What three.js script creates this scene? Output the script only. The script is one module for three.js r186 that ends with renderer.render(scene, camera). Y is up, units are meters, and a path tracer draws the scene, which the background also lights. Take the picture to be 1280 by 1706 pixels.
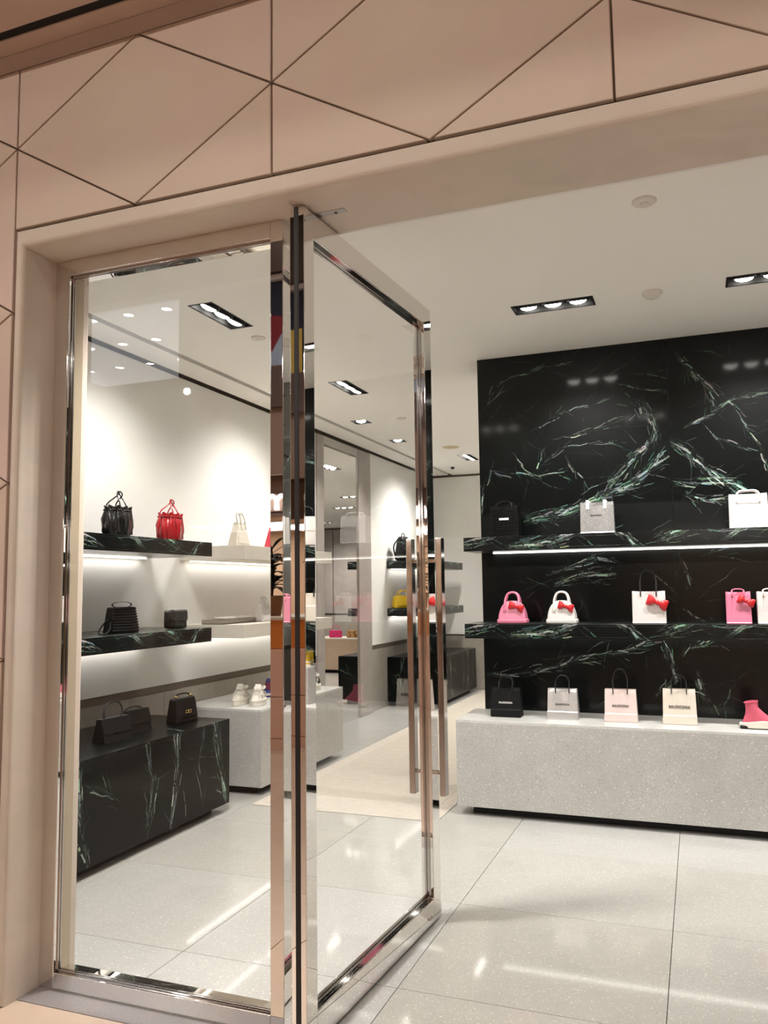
import * as THREE from 'three';
import { RoundedBoxGeometry } from 'three/addons/geometries/RoundedBoxGeometry.js';
import { mergeGeometries } from 'three/addons/utils/BufferGeometryUtils.js';
import { RectAreaLightUniformsLib } from 'three/addons/lights/RectAreaLightUniformsLib.js';
import { FontLoader } from 'three/addons/loaders/FontLoader.js';
import { TextGeometry } from 'three/addons/geometries/TextGeometry.js';

// ---------------------------------------------------------------- camera, sky, lights, exposure
const scene = new THREE.Scene();
const camera = new THREE.PerspectiveCamera(2 * Math.atan(853 / 1358.1) * 180 / Math.PI, 1280 / 1706, 0.05, 120);
camera.position.set(0, 1.55, 0);
camera.rotation.set(0.0936, 0.36494, -0.0133, 'YXZ');
const renderer = new THREE.WebGLRenderer({ antialias: true });
renderer.toneMapping = THREE.LinearToneMapping;
renderer.toneMappingExposure = 1.07;
renderer.shadowMap.enabled = true;
RectAreaLightUniformsLib.init();
scene.background = new THREE.Color(0.01, 0.009, 0.008);
const SPOT = 9.5, SHOP_WHITE = new THREE.Color(1.0, 0.975, 0.935);
const LED_I = 8.5, MALL_WARM = new THREE.Color(1.0, 0.91, 0.82), MALL_COOL = new THREE.Color(0.8, 0.9, 1.0);
const MALL_LIGHTS = [ // glowing panels of the mall hall: x, y, z, width, length, colour, radiance
  [-5.9, 8, 5.8, 1.2, 0.6, MALL_WARM, 3], [-1.4, 8, 3.2, 2.4, 1.0, MALL_WARM, 6], [2.8, 8, 3.2, 2.4, 1.0, MALL_WARM, 6], [-6.0, 8, 1.5, 2.4, 1.0, MALL_WARM, 6], [-3.6, 8, -0.2, 2.4, 1.0, MALL_WARM, 5], [0.6, 8, -0.2, 2.4, 1.0, MALL_WARM, 6],
];
const FACADE_I = 17.5;
const FACADE_SPOTS = [[-5.3, 4.95, 6.2, -2.9, 3.3], [-8.0, 4.95, 6.2, -3.1, 1.4], [-3.6, 4.95, 6.2, -2.2, 3.5], [-1.8, 4.95, 6.2, -1.2, 3.5], [0.0, 4.95, 6.2, -0.2, 3.5], [1.8, 4.95, 6.2, 0.8, 3.5]];
const MALL_SHOP = [ // lit ceilings of the shops across the hall
  [-7.0, 2.76, 8.2, 3.6, 1.6, MALL_WARM, 4], [1.1, 2.76, 8.2, 3.6, 1.6, MALL_WARM, 4],
];

// ---------------------------------------------------------------- helpers
function rng(seed) { let a = seed >>> 0; return () => { a = (a + 0x6D2B79F5) | 0; let t = Math.imul(a ^ (a >>> 15), 1 | a); t = (t + Math.imul(t ^ (t >>> 7), 61 | t)) ^ t; return ((t ^ (t >>> 14)) >>> 0) / 4294967296; }; }
const taken = new Map();
function numbered(n) { const k = taken.get(n) ?? 0; taken.set(n, k + 1); return k ? n + '_' + String(k).padStart(3, '0') : n; }
function thing(name, label, category, [x, y, z] = [0, 0, 0], turn = 0, group) {
  const o = new THREE.Group(); o.name = numbered(name); o.position.set(x, y, z); o.rotation.y = turn;
  o.userData = { label, category }; if (group) o.userData.group = group; scene.add(o); return o;
}
function structure(name, label) { const o = new THREE.Group(); o.name = name; o.userData = { kind: 'structure' }; if (label) o.userData.label = label; scene.add(o); return o; }
function part(parent, name, geo, mat, label) {
  const m = new THREE.Mesh(Array.isArray(geo) ? merge(geo) : geo, mat); m.name = name; m.castShadow = m.receiveShadow = true;
  if (label) m.userData.label = label; parent.add(m); return m;
}
function copy(o, [x, y, z], turn, label, group) {
  const c = o.clone(); c.name = numbered(o.name.replace(/_\d{3}$/, '')); c.position.set(x, y, z); c.rotation.y = turn;
  c.userData = { ...o.userData, label }; if (group) c.userData.group = group; scene.add(c); return c;
}
function merge(list) {
  return mergeGeometries(list.map((g) => { const q = g.index ? g.toNonIndexed() : g.clone(); for (const k of Object.keys(q.attributes)) if (!['position', 'normal', 'uv'].includes(k)) q.deleteAttribute(k); if (!q.attributes.uv) q.setAttribute('uv', new THREE.BufferAttribute(new Float32Array(q.attributes.position.count * 2), 2)); return q; }));
}
// uv in metres, taken face by face from the geometry's own coordinates
function metres(g, ou = 0, ov = 0) {
  g = g.index ? g.toNonIndexed() : g;
  const p = g.attributes.position, uv = new Float32Array(p.count * 2), a = new THREE.Vector3(), b = new THREE.Vector3(), c = new THREE.Vector3();
  for (let i = 0; i < p.count; i += 3) {
    a.fromBufferAttribute(p, i); b.fromBufferAttribute(p, i + 1); c.fromBufferAttribute(p, i + 2);
    const n = b.clone().sub(a).cross(c.clone().sub(a)), ax = Math.abs(n.x), ay = Math.abs(n.y), az = Math.abs(n.z);
    [a, b, c].forEach((v, k) => { const u = ay >= ax && ay >= az ? [v.x, v.z] : ax >= az ? [v.z, v.y] : [v.x, v.y]; uv[(i + k) * 2] = u[0] + ou; uv[(i + k) * 2 + 1] = u[1] + ov; });
  }
  g.setAttribute('uv', new THREE.BufferAttribute(uv, 2)); return g;
}
function box(x0, x1, y0, y1, z0, z1, r = 0, seg = 1) {
  const w = x1 - x0, h = y1 - y0, d = z1 - z0;
  const g = r ? new RoundedBoxGeometry(w, h, d, seg, Math.min(r, w / 2.01, h / 2.01, d / 2.01)) : new THREE.BoxGeometry(w, h, d);
  g.translate((x0 + x1) / 2, (y0 + y1) / 2, (z0 + z1) / 2); return metres(g);
}
function tube(pts, r, seg = 24, rad = 8, closed = false) { return new THREE.TubeGeometry(new THREE.CatmullRomCurve3(pts.map((p) => new THREE.Vector3(...p)), closed, 'centripetal'), seg, r, rad, closed); }
function warp(g, f) { const p = g.attributes.position, v = new THREE.Vector3(); for (let i = 0; i < p.count; i++) { v.fromBufferAttribute(p, i); f(v); p.setXYZ(i, v.x, v.y, v.z); } g.computeVertexNormals(); return g; }
function extrude(pts, depth, bevel = 0, seg = 2, holes = [], steps = 1) {
  const s = new THREE.Shape(pts.map((q) => new THREE.Vector2(...q)));
  for (const h of holes) s.holes.push(new THREE.Path(h.map((q) => new THREE.Vector2(...q))));
  return new THREE.ExtrudeGeometry(s, { depth, steps, bevelEnabled: bevel > 0, bevelSize: bevel, bevelThickness: bevel, bevelOffset: -bevel, bevelSegments: seg, curveSegments: 10 });
}
// a skin through rings of equal point count; closed round each ring
function loft(rings, capA = true, capB = true) {
  const n = rings[0].length, pos = [], idx = [], uv = [];
  rings.forEach((r, i) => r.forEach((q, j) => { pos.push(...q); uv.push(j / n, i / (rings.length - 1)); }));
  for (let i = 0; i + 1 < rings.length; i++) for (let j = 0; j < n; j++) { const a = i * n + j, b = i * n + (j + 1) % n, c = a + n, d = b + n; idx.push(a, b, d, a, d, c); }
  const cap = (i, flip) => { const c = rings[i].reduce((s, q) => [s[0] + q[0] / n, s[1] + q[1] / n, s[2] + q[2] / n], [0, 0, 0]), k = pos.length / 3; pos.push(...c); uv.push(0.5, 0.5); for (let j = 0; j < n; j++) { const a = i * n + j, b = i * n + (j + 1) % n; flip ? idx.push(k, b, a) : idx.push(k, a, b); } };
  if (capA) cap(0, true); if (capB) cap(rings.length - 1, false);
  const g = new THREE.BufferGeometry(); g.setAttribute('position', new THREE.Float32BufferAttribute(pos, 3)); g.setAttribute('uv', new THREE.Float32BufferAttribute(uv, 2)); g.setIndex(idx); g.computeVertexNormals(); return g;
}

// ---------------------------------------------------------------- textures and materials
function canvas(w, h) { const c = document.createElement('canvas'); c.width = w; c.height = h; return [c, c.getContext('2d')]; }
function texture(c, sx, sy, srgb = true) { const t = new THREE.CanvasTexture(c); t.wrapS = t.wrapT = THREE.RepeatWrapping; t.repeat.set(sx, sy); if (srgb) t.colorSpace = THREE.SRGBColorSpace; return t; }
function terrazzo(base, flecks, count, size, metresWide, seed, soft = 1) {
  const [c, g] = canvas(size, size), R = rng(seed), s = size / metresWide;
  g.fillStyle = base; g.fillRect(0, 0, size, size);
  for (let i = 0; i < 200; i++) { g.fillStyle = R() < 0.5 ? 'rgba(255,255,250,0.006)' : 'rgba(60,50,40,0.006)'; const r = (0.02 + R() * 0.09) * s, x = R() * size, y = R() * size; for (const dx of [-size, 0, size]) for (const dy of [-size, 0, size]) { g.beginPath(); g.arc(x + dx, y + dy, r, 0, 7); g.fill(); } }
  for (let i = 0; i < count; i++) {
    const f = flecks[Math.floor(R() * flecks.length)], r = (0.0012 + R() * R() * 0.0042) * s * soft, x = R() * size, y = R() * size, a = R() * 6.28, e = 0.35 + R() * 0.6;
    g.fillStyle = `rgba(${f},${0.25 + R() * 0.6})`;
    for (const dx of x < 20 ? [0, size] : x > size - 20 ? [0, -size] : [0]) { g.beginPath(); for (let k = 0; k < 6; k++) { const t = a + k / 6 * 6.28, q = r * (0.7 + 0.5 * ((k * 7 + i) % 5) / 5); const px = Math.cos(t) * q, py = Math.sin(t) * q * e; g.lineTo(x + dx + px * Math.cos(a) - py * Math.sin(a), y + px * Math.sin(a) + py * Math.cos(a)); } g.fill(); }
  }
  return texture(c, 1 / metresWide, 1 / metresWide);
}
function blotch(base, tones, n, size, metresWide, seed, alpha = 0.04, rMax = 0.3) {
  const [c, g] = canvas(size, size), R = rng(seed), s = size / metresWide; g.fillStyle = base; g.fillRect(0, 0, size, size);
  for (let i = 0; i < n; i++) { g.fillStyle = `rgba(${tones[i % tones.length]},${alpha * R()})`; const x = R() * size, y = R() * size, rx = (0.01 + R() * rMax) * s, ry = rx * (0.3 + R() * 0.7); for (const dx of [-size, 0, size]) for (const dy of [-size, 0, size]) { g.beginPath(); g.ellipse(x + dx, y + dy, rx, ry, R() * 0.4, 0, 7); g.fill(); } }
  return texture(c, 1 / metresWide, 1 / metresWide);
}
// dark green-black marble: wandering pale veins with side branches; mains = [[x, y] ... , strength]
function marble(wM, hM, ppm, seed, mains, cracks = 30) {
  const W = Math.round(wM * ppm), H = Math.round(hM * ppm), [c, g] = canvas(W, H), R = rng(seed);
  g.fillStyle = '#050909'; g.fillRect(0, 0, W, H);
  for (let i = 0; i < 120; i++) { g.fillStyle = R() < 0.5 ? 'rgba(22,31,28,0.1)' : 'rgba(4,5,6,0.16)'; g.beginPath(); g.ellipse(R() * W, R() * H, (0.03 + R() * 0.25) * ppm, (0.02 + R() * 0.1) * ppm, -0.5 + R(), 0, 7); g.fill(); }
  const stroke = (x, y, ang, len, w, alpha, green) => { // one broken, wandering hairline
    g.lineCap = 'round'; let a = ang; const step = 0.012 * ppm, n = Math.max(2, len * ppm / step);
    g.lineCap = 'butt'; g.lineJoin = 'round'; let run = 0, col = '', lw = 1; const flush = () => { if (run > 0) { g.strokeStyle = col; g.lineWidth = lw; g.stroke(); } run = 0; };
    for (let k = 0; k < n; k++) {
      a += (R() - 0.5) * 0.55; a += (ang - a) * 0.25; const nx = x + Math.cos(a) * step, ny = y + Math.sin(a) * step, fade = Math.sin(Math.PI * (k + 0.5) / n);
      if (run === 0 || run > 5) { flush(); const q = alpha * (0.35 + 0.65 * fade) * (0.45 + R() * 0.55); col = green ? `rgba(${120 + R() * 70 | 0},${158 + R() * 60 | 0},${142 + R() * 55 | 0},${q})` : `rgba(${185 + R() * 50 | 0},${200 + R() * 45 | 0},${192 + R() * 45 | 0},${q})`; lw = Math.max(0.7, w * ppm * (0.4 + R() * 0.9) * (0.35 + 0.65 * fade)); g.beginPath(); g.moveTo(x, y); }
      if (R() > 0.1) { g.lineTo(nx, ny); run++; } else flush();
      x = nx; y = ny;
    }
    flush();
  };
  for (const [pts, strength] of mains) {
    const q = pts.map(([x, y]) => [x * ppm, H - y * ppm]);
    for (let i = 0; i + 1 < q.length; i++) {
      const [x0, y0] = q[i], [x1, y1] = q[i + 1], ang = Math.atan2(y1 - y0, x1 - x0), len = Math.hypot(x1 - x0, y1 - y0) / ppm, spread = 0.002 + 0.028 * Math.max(0, strength - 1);
      stroke(x0, y0, ang, len * 1.06, 0.0095 * (0.5 + 0.5 * Math.min(2, strength)), 0.8, false);
      if (strength > 1.2) for (let k = 0; k < Math.round((strength - 1) * 9); k++) { const o = (R() + R() - 1) * spread * ppm * 2; stroke(x0 - Math.sin(ang) * o - (x1 - x0) * 0.1 * R(), y0 + Math.cos(ang) * o, ang + (R() - 0.5) * 0.14, len * (0.6 + R() * 0.6), 0.006 * (0.3 + R()), 0.8, R() < 0.5); }
      const n = Math.round(len * 50 * Math.max(0.25, strength - 0.6));
      for (let k = 0; k < n; k++) { const t = R(), o = (R() + R() - 1) * spread * ppm * 2; stroke(x0 + (x1 - x0) * t - Math.sin(ang) * o, y0 + (y1 - y0) * t + Math.cos(ang) * o, ang + (R() - 0.5) * (R() < 0.15 ? 1.8 : 0.5), 0.03 + R() * 0.15, 0.0056 * (0.3 + R()), 0.7, R() < 0.65); }
      for (let k = 0; k < n * 2.2; k++) { const t = R(), o = (R() + R() - 1) * spread * ppm * 1.4, bx = x0 + (x1 - x0) * t - Math.sin(ang) * o, by = y0 + (y1 - y0) * t + Math.cos(ang) * o, br = (0.002 + R() * R() * 0.012 * Math.max(0.25, strength - 0.9)) * ppm; g.fillStyle = `rgba(${105 + R() * 60 | 0},${140 + R() * 55 | 0},${124 + R() * 45 | 0},${0.08 + 0.34 * R()})`; g.beginPath(); for (let j = 0; j < 7; j++) { const q = br * (0.4 + R()), w = j / 7 * 6.28; const ex = Math.cos(w) * q * 2.4, ey = Math.sin(w) * q * 0.7; g.lineTo(bx + ex * Math.cos(ang) - ey * Math.sin(ang), by + ex * Math.sin(ang) + ey * Math.cos(ang)); } g.fill(); }
      if (R() < 0.6) stroke(x1, y1, ang + (R() < 0.5 ? 0.9 : -0.9), 0.08 + R() * 0.15, 0.004, 0.5, true);
    }
  }
  for (let i = 0; i < cracks; i++) { const x = R() * W, y = R() * H, a = -0.6 + R() * 1.4 - (R() < 0.4 ? 1 : 0); stroke(x, y, a, 0.08 + R() * 0.4, 0.0055 * (0.4 + R()), 0.5 * R() + 0.12, R() < 0.5); if (R() < 0.5) stroke(x, y, a + 0.8, 0.03 + R() * 0.12, 0.0032, 0.35, true); }
  return texture(c, 1 / wM, 1 / hM);
}
const mat = (o) => new THREE.MeshPhysicalMaterial(o);
const facadeTex = blotch('#cdb8a8', ['232,215,203', '186,162,145', '216,192,180'], 160, 512, 2.4, 11, 0.07, 0.5);
const M = {
  facade: mat({ map: facadeTex, roughness: 0.62 }),
  facadeDark: mat({ color: '#8a7462', roughness: 0.9 }),
  trim: mat({ map: blotch('#cdc0b2', ['236,226,214', '178,162,146', '214,192,178'], 200, 512, 1.8, 12, 0.08, 0.35), roughness: 0.6 }),
  chrome: mat({ color: new THREE.Color(0.83, 0.8, 0.77), metalness: 1, roughness: 0.012 }),
  chromeDark: mat({ color: new THREE.Color(0.5, 0.47, 0.45), metalness: 1, roughness: 0.07 }),
  brushed: mat({ color: new THREE.Color(0.5, 0.47, 0.45), metalness: 1, roughness: 0.34 }),
  mirror: mat({ color: new THREE.Color(0.86, 0.84, 0.82), metalness: 1, roughness: 0.005 }),
  seal: mat({ color: '#150d0d', roughness: 0.55 }),
  glass: mat({ color: '#ffffff', transmission: 1, thickness: 0, roughness: 0, ior: 1.52, specularIntensity: 0.28 }),
  doorGlass: mat({ color: '#ffffff', transmission: 1, thickness: 0, roughness: 0, ior: 1.52, specularIntensity: 0.55 }),
  white: mat({ map: blotch('#e4e2de', ['255,250,240', '214,206,192'], 90, 256, 1.6, 14, 0.05, 0.4), roughness: 0.75 }),
  ceiling: mat({ color: '#efebe4', roughness: 0.9 }),
  black: mat({ color: '#0b0a0a', roughness: 0.6 }),
  slot: mat({ color: '#85786c', roughness: 0.8 }),
  slotDark: mat({ color: '#40362f', roughness: 0.85 }),
  greyPost: mat({ map: blotch('#a39a93', ['190,182,176', '120,112,106'], 120, 256, 0.9, 15, 0.08, 0.12), roughness: 0.5 }),
  floor: mat({ map: terrazzo('#b5b4b0', ['240,236,226', '232,228,220', '150,142,132', '250,247,240'], 6500, 1024, 0.82, 21), roughness: 0.34, clearcoat: 0.5, clearcoatRoughness: 0.06 }),
  bench: mat({ map: terrazzo('#b1afab', ['228,222,212', '240,235,226', '126,118,108', '214,206,196'], 7500, 1024, 0.7, 22), roughness: 0.42 }),
  benchTop: mat({ map: terrazzo('#c9c8c4', ['244,240,232', '232,226,218', '180,172,162'], 3200, 512, 0.6, 23), roughness: 0.3 }),
  dado: mat({ map: terrazzo('#a8a196', ['205,198,188', '218,212,203', '130,122,112'], 5000, 512, 0.5, 24, 0.7), roughness: 0.5 }),
  grout: mat({ color: '#6c655c', roughness: 0.9 }),
  threshold: mat({ map: terrazzo('#8d867f', ['190,184,178', '110,104,98'], 4000, 512, 0.5, 25, 0.6), roughness: 0.35 }),
  carpet: mat({ map: blotch('#b8b0a3', ['214,198,176', '170,152,130'], 900, 512, 0.6, 26, 0.12, 0.02), roughness: 0.95 }),
  carpetEdge: mat({ map: blotch('#beb6aa', ['220,204,184', '176,158,138'], 900, 512, 0.6, 27, 0.12, 0.02), roughness: 0.95 }),
  mallFloor: mat({ map: blotch('#bea997', ['212,192,174', '168,146,130'], 160, 512, 1.5, 28, 0.07, 0.3), roughness: 0.25 }),
  whiteShelf: mat({ map: blotch('#d8d1c4', ['238,232,222', '196,188,176'], 200, 256, 0.6, 29, 0.06, 0.08), roughness: 0.4 }),
  led: mat({ color: '#ffffff', emissive: new THREE.Color(1, 0.95, 0.86), emissiveIntensity: 4.5 }),
  lens: mat({ color: '#ffffff', emissive: new THREE.Color(1, 0.96, 0.88), emissiveIntensity: 16 }),
};
const GALLERY_LENS = mat({ color: '#ffffff', emissive: new THREE.Color(0.95, 0.98, 1), emissiveIntensity: 60 });
const sh = (pts, x0, y0) => pts.map(([x, y]) => [x - x0, y - y0]);
const VL = [ // veins of the left slab: metres in wall coordinates, strength
  [[[-1.5, 2.9], [-1.37, 3.11], [-1.15, 3.16], [-1.0, 3.21], [-0.83, 3.22]], 1], [[[-1.13, 2.72], [-0.91, 2.84], [-0.7, 2.87], [-0.55, 2.91]], 1.15], [[[-1.14, 2.38], [-1.03, 2.48], [-0.89, 2.58], [-0.73, 2.6], [-0.54, 2.59]], 1.1],
  [[[-0.93, 2.66], [-0.73, 2.68], [-0.41, 2.71]], 1], [[[-0.35, 2.9], [-0.29, 2.79], [-0.23, 2.66], [-0.25, 2.59], [-0.34, 2.51], [-0.42, 2.44], [-0.51, 2.34], [-0.57, 2.28]], 1.7], [[[-1.2, 2.04], [-0.97, 2.07], [-0.8, 2.13], [-0.58, 2.21], [-0.41, 2.27], [-0.31, 2.36], [-0.18, 2.47]], 2],
  [[[-1.48, 2.45], [-1.3, 2.41], [-1.14, 2.38], [-0.91, 2.4]], 1.1], [[[-1.27, 2.57], [-1.21, 2.46], [-1.14, 2.38]], 1], [[[-1.42, 2.51], [-1.5, 2.35], [-1.53, 2.13]], 1.1], [[[-0.88, 2.52], [-0.82, 2.41], [-0.76, 2.34]], 1], [[[-0.48, 3.02], [-0.35, 2.98], [-0.17, 2.93]], 1.2],
  [[[-1.05, 1.63], [-0.96, 1.66], [-0.71, 1.75], [-0.55, 1.74]], 1.3], [[[-1.0, 1.56], [-0.82, 1.61], [-0.57, 1.64]], 1.8], [[[-1.51, 0.89], [-1.23, 0.91], [-1.02, 0.95], [-0.87, 1.01], [-0.6, 1.06], [-0.33, 1.14]], 1.4], [[[-0.24, 1.16], [-0.2, 1.0], [-0.18, 0.87]], 1.5], [[[-0.31, 0.78], [-0.18, 0.89]], 1.3],
];
const VR = [
  [[[-0.07, 3.21], [0.01, 3.08], [0.1, 2.96], [0.15, 2.85], [0.17, 2.8]], 1.35], [[[0.05, 3.05], [0.21, 2.88], [0.29, 2.8], [0.35, 2.65], [0.44, 2.51], [0.48, 2.38]], 1.2], [[[-0.04, 2.66], [0.15, 2.75], [0.29, 2.83], [0.51, 2.86]], 1.3], [[[-0.14, 2.57], [-0.02, 2.48], [0.07, 2.37], [0.22, 2.26], [0.33, 2.19]], 1.9],
  [[[-0.13, 2.28], [0.0, 2.26], [0.19, 2.26]], 1.5], [[[0.06, 2.71], [0.17, 2.57], [0.3, 2.5], [0.37, 2.47]], 1], [[[-0.05, 2.2], [0.06, 2.14], [0.21, 2.13]], 1.5], [[[-0.12, 1.77], [-0.08, 1.65], [-0.05, 1.54]], 1.2], [[[-0.12, 1.39], [-0.06, 1.34], [0.03, 1.31]], 1.2], [[[-0.12, 1.05], [-0.07, 1.11], [0.07, 1.16]], 1.3], [[[-0.12, 0.85], [0.01, 0.79]], 1.2], [[[-0.03, 0.96], [-0.01, 0.81], [0.02, 0.74]], 1.5], [[[0.6, 2.3], [0.8, 2.6], [1.1, 2.7]], 1.5], [[[0.5, 1.2], [0.9, 1.0], [1.2, 1.1]], 1.4],
];
const polishedDark = (map) => mat({ map, roughness: 0.3, clearcoat: 0.2, clearcoatRoughness: 0.1, specularIntensity: 0.12 });
const polished = (map) => mat({ map, roughness: 0.34, clearcoat: 0.35, clearcoatRoughness: 0.09, specularIntensity: 0.3 });
M.slabLeft = polished(marble(1.395, 3.32, 560, 31, VL.map(([p, s]) => [sh(p, -1.535, 0), s]), 110));
M.slabRight = polished(marble(1.4, 3.32, 560, 32, VR.map(([p, s]) => [sh(p, -0.14, 0), s]), 110));
const benchVeins = [[[[0.35, 0.03], [0.42, 0.3], [0.5, 0.8]], 1.45], [[[0.85, 0.02], [0.93, 0.3], [1.02, 0.75]], 1.6], [[[1.52, 0.02], [1.44, 0.4], [1.5, 0.9]], 1.4], [[[0.62, 0.1], [0.6, 0.35], [0.7, 0.66]], 1.2], [[[1.75, 0.05], [1.7, 0.4], [1.8, 0.7]], 1.3], [[[0.1, 0.35], [0.35, 0.5]], 1], [[[1.15, 0.1], [1.2, 0.4], [1.1, 0.8]], 1]];
M.marble = polishedDark(marble(1.9, 1.0, 520, 33, benchVeins, 34));
M.marbleShelf = polished(marble(2.2, 0.22, 620, 34, [[[[0.1, 0.02], [0.35, 0.1], [0.6, 0.2]], 1.7], [[[0.5, 0.02], [0.8, 0.05], [1.0, 0.12]], 1.9], [[[1.1, 0.2], [1.3, 0.08], [1.35, 0.01]], 1.5], [[[1.5, 0.03], [1.75, 0.12], [2.0, 0.1]], 1.8], [[[0.0, 0.16], [0.3, 0.19]], 1.4], [[[1.9, 0.02], [2.15, 0.2]], 1.3], [[[0.75, 0.14], [1.05, 0.2]], 1.5]], 40));

// ---------------------------------------------------------------- the shop shell
const CEIL = 3.32, WALL = -3.9, BACK = -12.29, FAR = -21.5, RIGHT = 4.4, FRONT = -2.88;
{ // floor of large terrazzo tiles with recessed joints
  const f = structure('floor'); part(f, 'screed', box(-4.1, RIGHT + 0.2, -0.12, -0.012, FAR - 0.2, -2.555), M.grout);
  const xs = [-4.0, -3.13, -2.15, -1.165, -0.175, 0.81, 1.795, 2.78, 3.765, RIGHT + 0.1], cache = new Map(), R = rng(5);
  const zs = [-2.665, -3.125]; for (let z = -4.03; z > FAR; z -= 0.905) zs.push(z); zs.push(FAR - 0.1);
  const tones = ['#ffffff', '#f8f5f0', '#fbfaf7'].map((c) => { const m = M.floor.clone(); m.color.set(c); return m; });
  for (let i = 0; i + 1 < xs.length; i++) for (let j = 0; j + 1 < zs.length; j++) {
    const w = xs[i + 1] - xs[i], d = zs[j] - zs[j + 1], key = w.toFixed(3) + d.toFixed(3) + (i * 7 + j * 3) % 4;
    if (!cache.has(key)) cache.set(key, metres(box(-w / 2 + 0.0014, w / 2 - 0.0014, -0.02, 0, -d / 2 + 0.0014, d / 2 - 0.0014, 0.0012), R(), R()));
    const t = part(f, 'tile', cache.get(key), tones[Math.floor(R() * 3)]); t.position.set((xs[i] + xs[i + 1]) / 2, 0, (zs[j] + zs[j + 1]) / 2);
  }
  part(f, 'threshold_strip', box(-2.51, 3.2, -0.02, 0.0, -2.664, -2.557, 0.0015), M.threshold, 'grey speckled stone threshold strip');
}
const carpet = thing('aisle_carpet', 'beige woven carpet laid down the middle aisle with a paler border', 'carpet', [0, 0, 0]);
part(carpet, 'pile', box(-2.98, -1.79, 0.0005, 0.007, -12.1, -5.72, 0.003), M.carpet);
part(carpet, 'border', [box(-3.1, -1.69, 0.0005, 0.006, -5.72, -5.33, 0.003), box(-3.1, -2.98, 0.0005, 0.006, -12.2, -5.72, 0.003), box(-1.79, -1.69, 0.0005, 0.006, -12.2, -5.72, 0.003)], M.carpetEdge, 'paler border band');
{ // left wall: white upper panels standing proud of a terrazzo dado, with a shadow gap
  const w = structure('wall_left');
  part(w, 'masonry', box(-4.25, -3.96, -0.1, 3.6, FAR - 0.2, -2.7), M.slot);
  for (const [z0, z1] of [[-8.1, -2.9], [BACK, -9.68]]) part(w, 'upper_panel', box(-3.955, WALL, 0.83, 3.3, z0 + 0.001, z1 - 0.001, 0.003), M.white);
  for (const [z0, z1] of [[-5.4, -2.9], [-8.1, -5.4], [-11.0, -9.68], [BACK, -11.0]]) part(w, 'dado_panel', box(-3.955, WALL - 0.012, 0.0, 0.772, z0 + 0.002, z1 - 0.002, 0.003), M.dado);
  part(w, 'gap_liner', box(-3.956, WALL - 0.035, 0.772, 0.83, BACK, -2.9), M.slot);
  for (const [z0, z1] of [[-8.27, -8.1], [-9.68, -9.28]]) part(w, 'column', box(-3.955, WALL + 0.02, 0, 3.285, z0, z1, 0.003), M.greyPost, 'grey stone pilaster beside the mirror');
}
const mir = structure('mirror_wall'); mir.name = 'mirror';
mir.userData = { label: 'tall wall mirror between two grey pilasters on the white wall', category: 'mirror' };
part(mir, 'mirror_glass', box(-3.94, -3.897, 0.0, 3.2, -9.265, -8.285), M.mirror);
part(mir, 'frame', [box(-3.95, -3.885, 0, 3.22, -8.285, -8.27), box(-3.95, -3.885, 0, 3.22, -9.28, -9.265), box(-3.95, -3.885, 3.2, 3.285, -9.28, -8.27)], M.brushed);
{
  const b = structure('wall_back');
  part(b, 'masonry', box(-4.2, -2.7, -0.1, 3.6, BACK - 0.35, BACK - 0.06), M.slot);
  part(b, 'upper_panel', box(-3.9, -2.7, 0.83, 3.285, BACK - 0.055, BACK, 0.003), M.white);
  part(b, 'dado_panel', box(-3.9, -2.7, 0, 0.81, BACK - 0.055, BACK - 0.012, 0.003), M.dado);
  const c = structure('wall_corridor'); part(c, 'wall_panel', box(-2.85, -2.7, -0.1, 3.6, FAR, BACK - 0.35), M.white);
  const f = structure('wall_far'); part(f, 'masonry', box(-3.0, RIGHT + 0.2, -0.1, 3.6, FAR - 0.3, FAR - 0.06), M.slot);
  for (let x = -2.7; x < RIGHT; x += 1.18) { part(f, 'upper_panel', box(x + 0.015, x + 1.165, 0.86, 3.26, FAR - 0.06, FAR, 0.004), M.greyPost); part(f, 'dado_panel', box(x + 0.003, x + 1.177, 0, 0.8, FAR - 0.06, FAR - 0.01, 0.004), M.dado); }
  const r = structure('wall_right'); part(r, 'upper_panel', box(RIGHT, RIGHT + 0.2, -0.1, 3.6, FAR, FRONT), M.white);
}
const FIX = [ // recessed fittings: x, z, lamps, axis, aim of each lamp (dx, dz per metre down), strength
  [-0.775, -5.08, 3, 'x', [0, -0.34], 0.54], [0.49, -5.08, 3, 'x', [0, -0.34], 0.54], [1.75, -5.08, 3, 'x', [0, -0.34], 0.54], [3.0, -5.08, 3, 'x', [0, -0.3], 0.8],
  [-2.8, -4.43, 3, 'z', [-0.5, 0], 0.4], [-2.8, -6.5, 3, 'z', [-0.5, 0], 0.4], [-2.85, -10.72, 3, 'z', [-0.5, 0], 0.6],
  [-3.27, -7.91, 1, 'z', [0, 0], 0.9], [-3.3, -9.13, 1, 'z', [0, 0], 0.9],
  [-1.65, -14.4, 3, 'x', [0, 0.05], 0.9], [-0.63, -16.3, 3, 'x', [0, -0.1], 0.9], [1.4, -19.6, 3, 'x', [0, -0.5], 1.2],
  [-2.0, -3.27, 3, 'x', [0, -0.12], 1.2], [-0.45, -3.27, 3, 'x', [0, -0.12], 0.1], [1.1, -3.27, 3, 'x', [0, -0.12], 0.1], [2.65, -3.27, 3, 'x', [0, -0.12], 0.3],
  [0.3, -8.2, 3, 'x', [0, 0], 1.2], [-0.7, -10.4, 3, 'x', [0, 0], 1.3], [0.6, -12.4, 3, 'x', [0, 0], 1.2],
];
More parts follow.
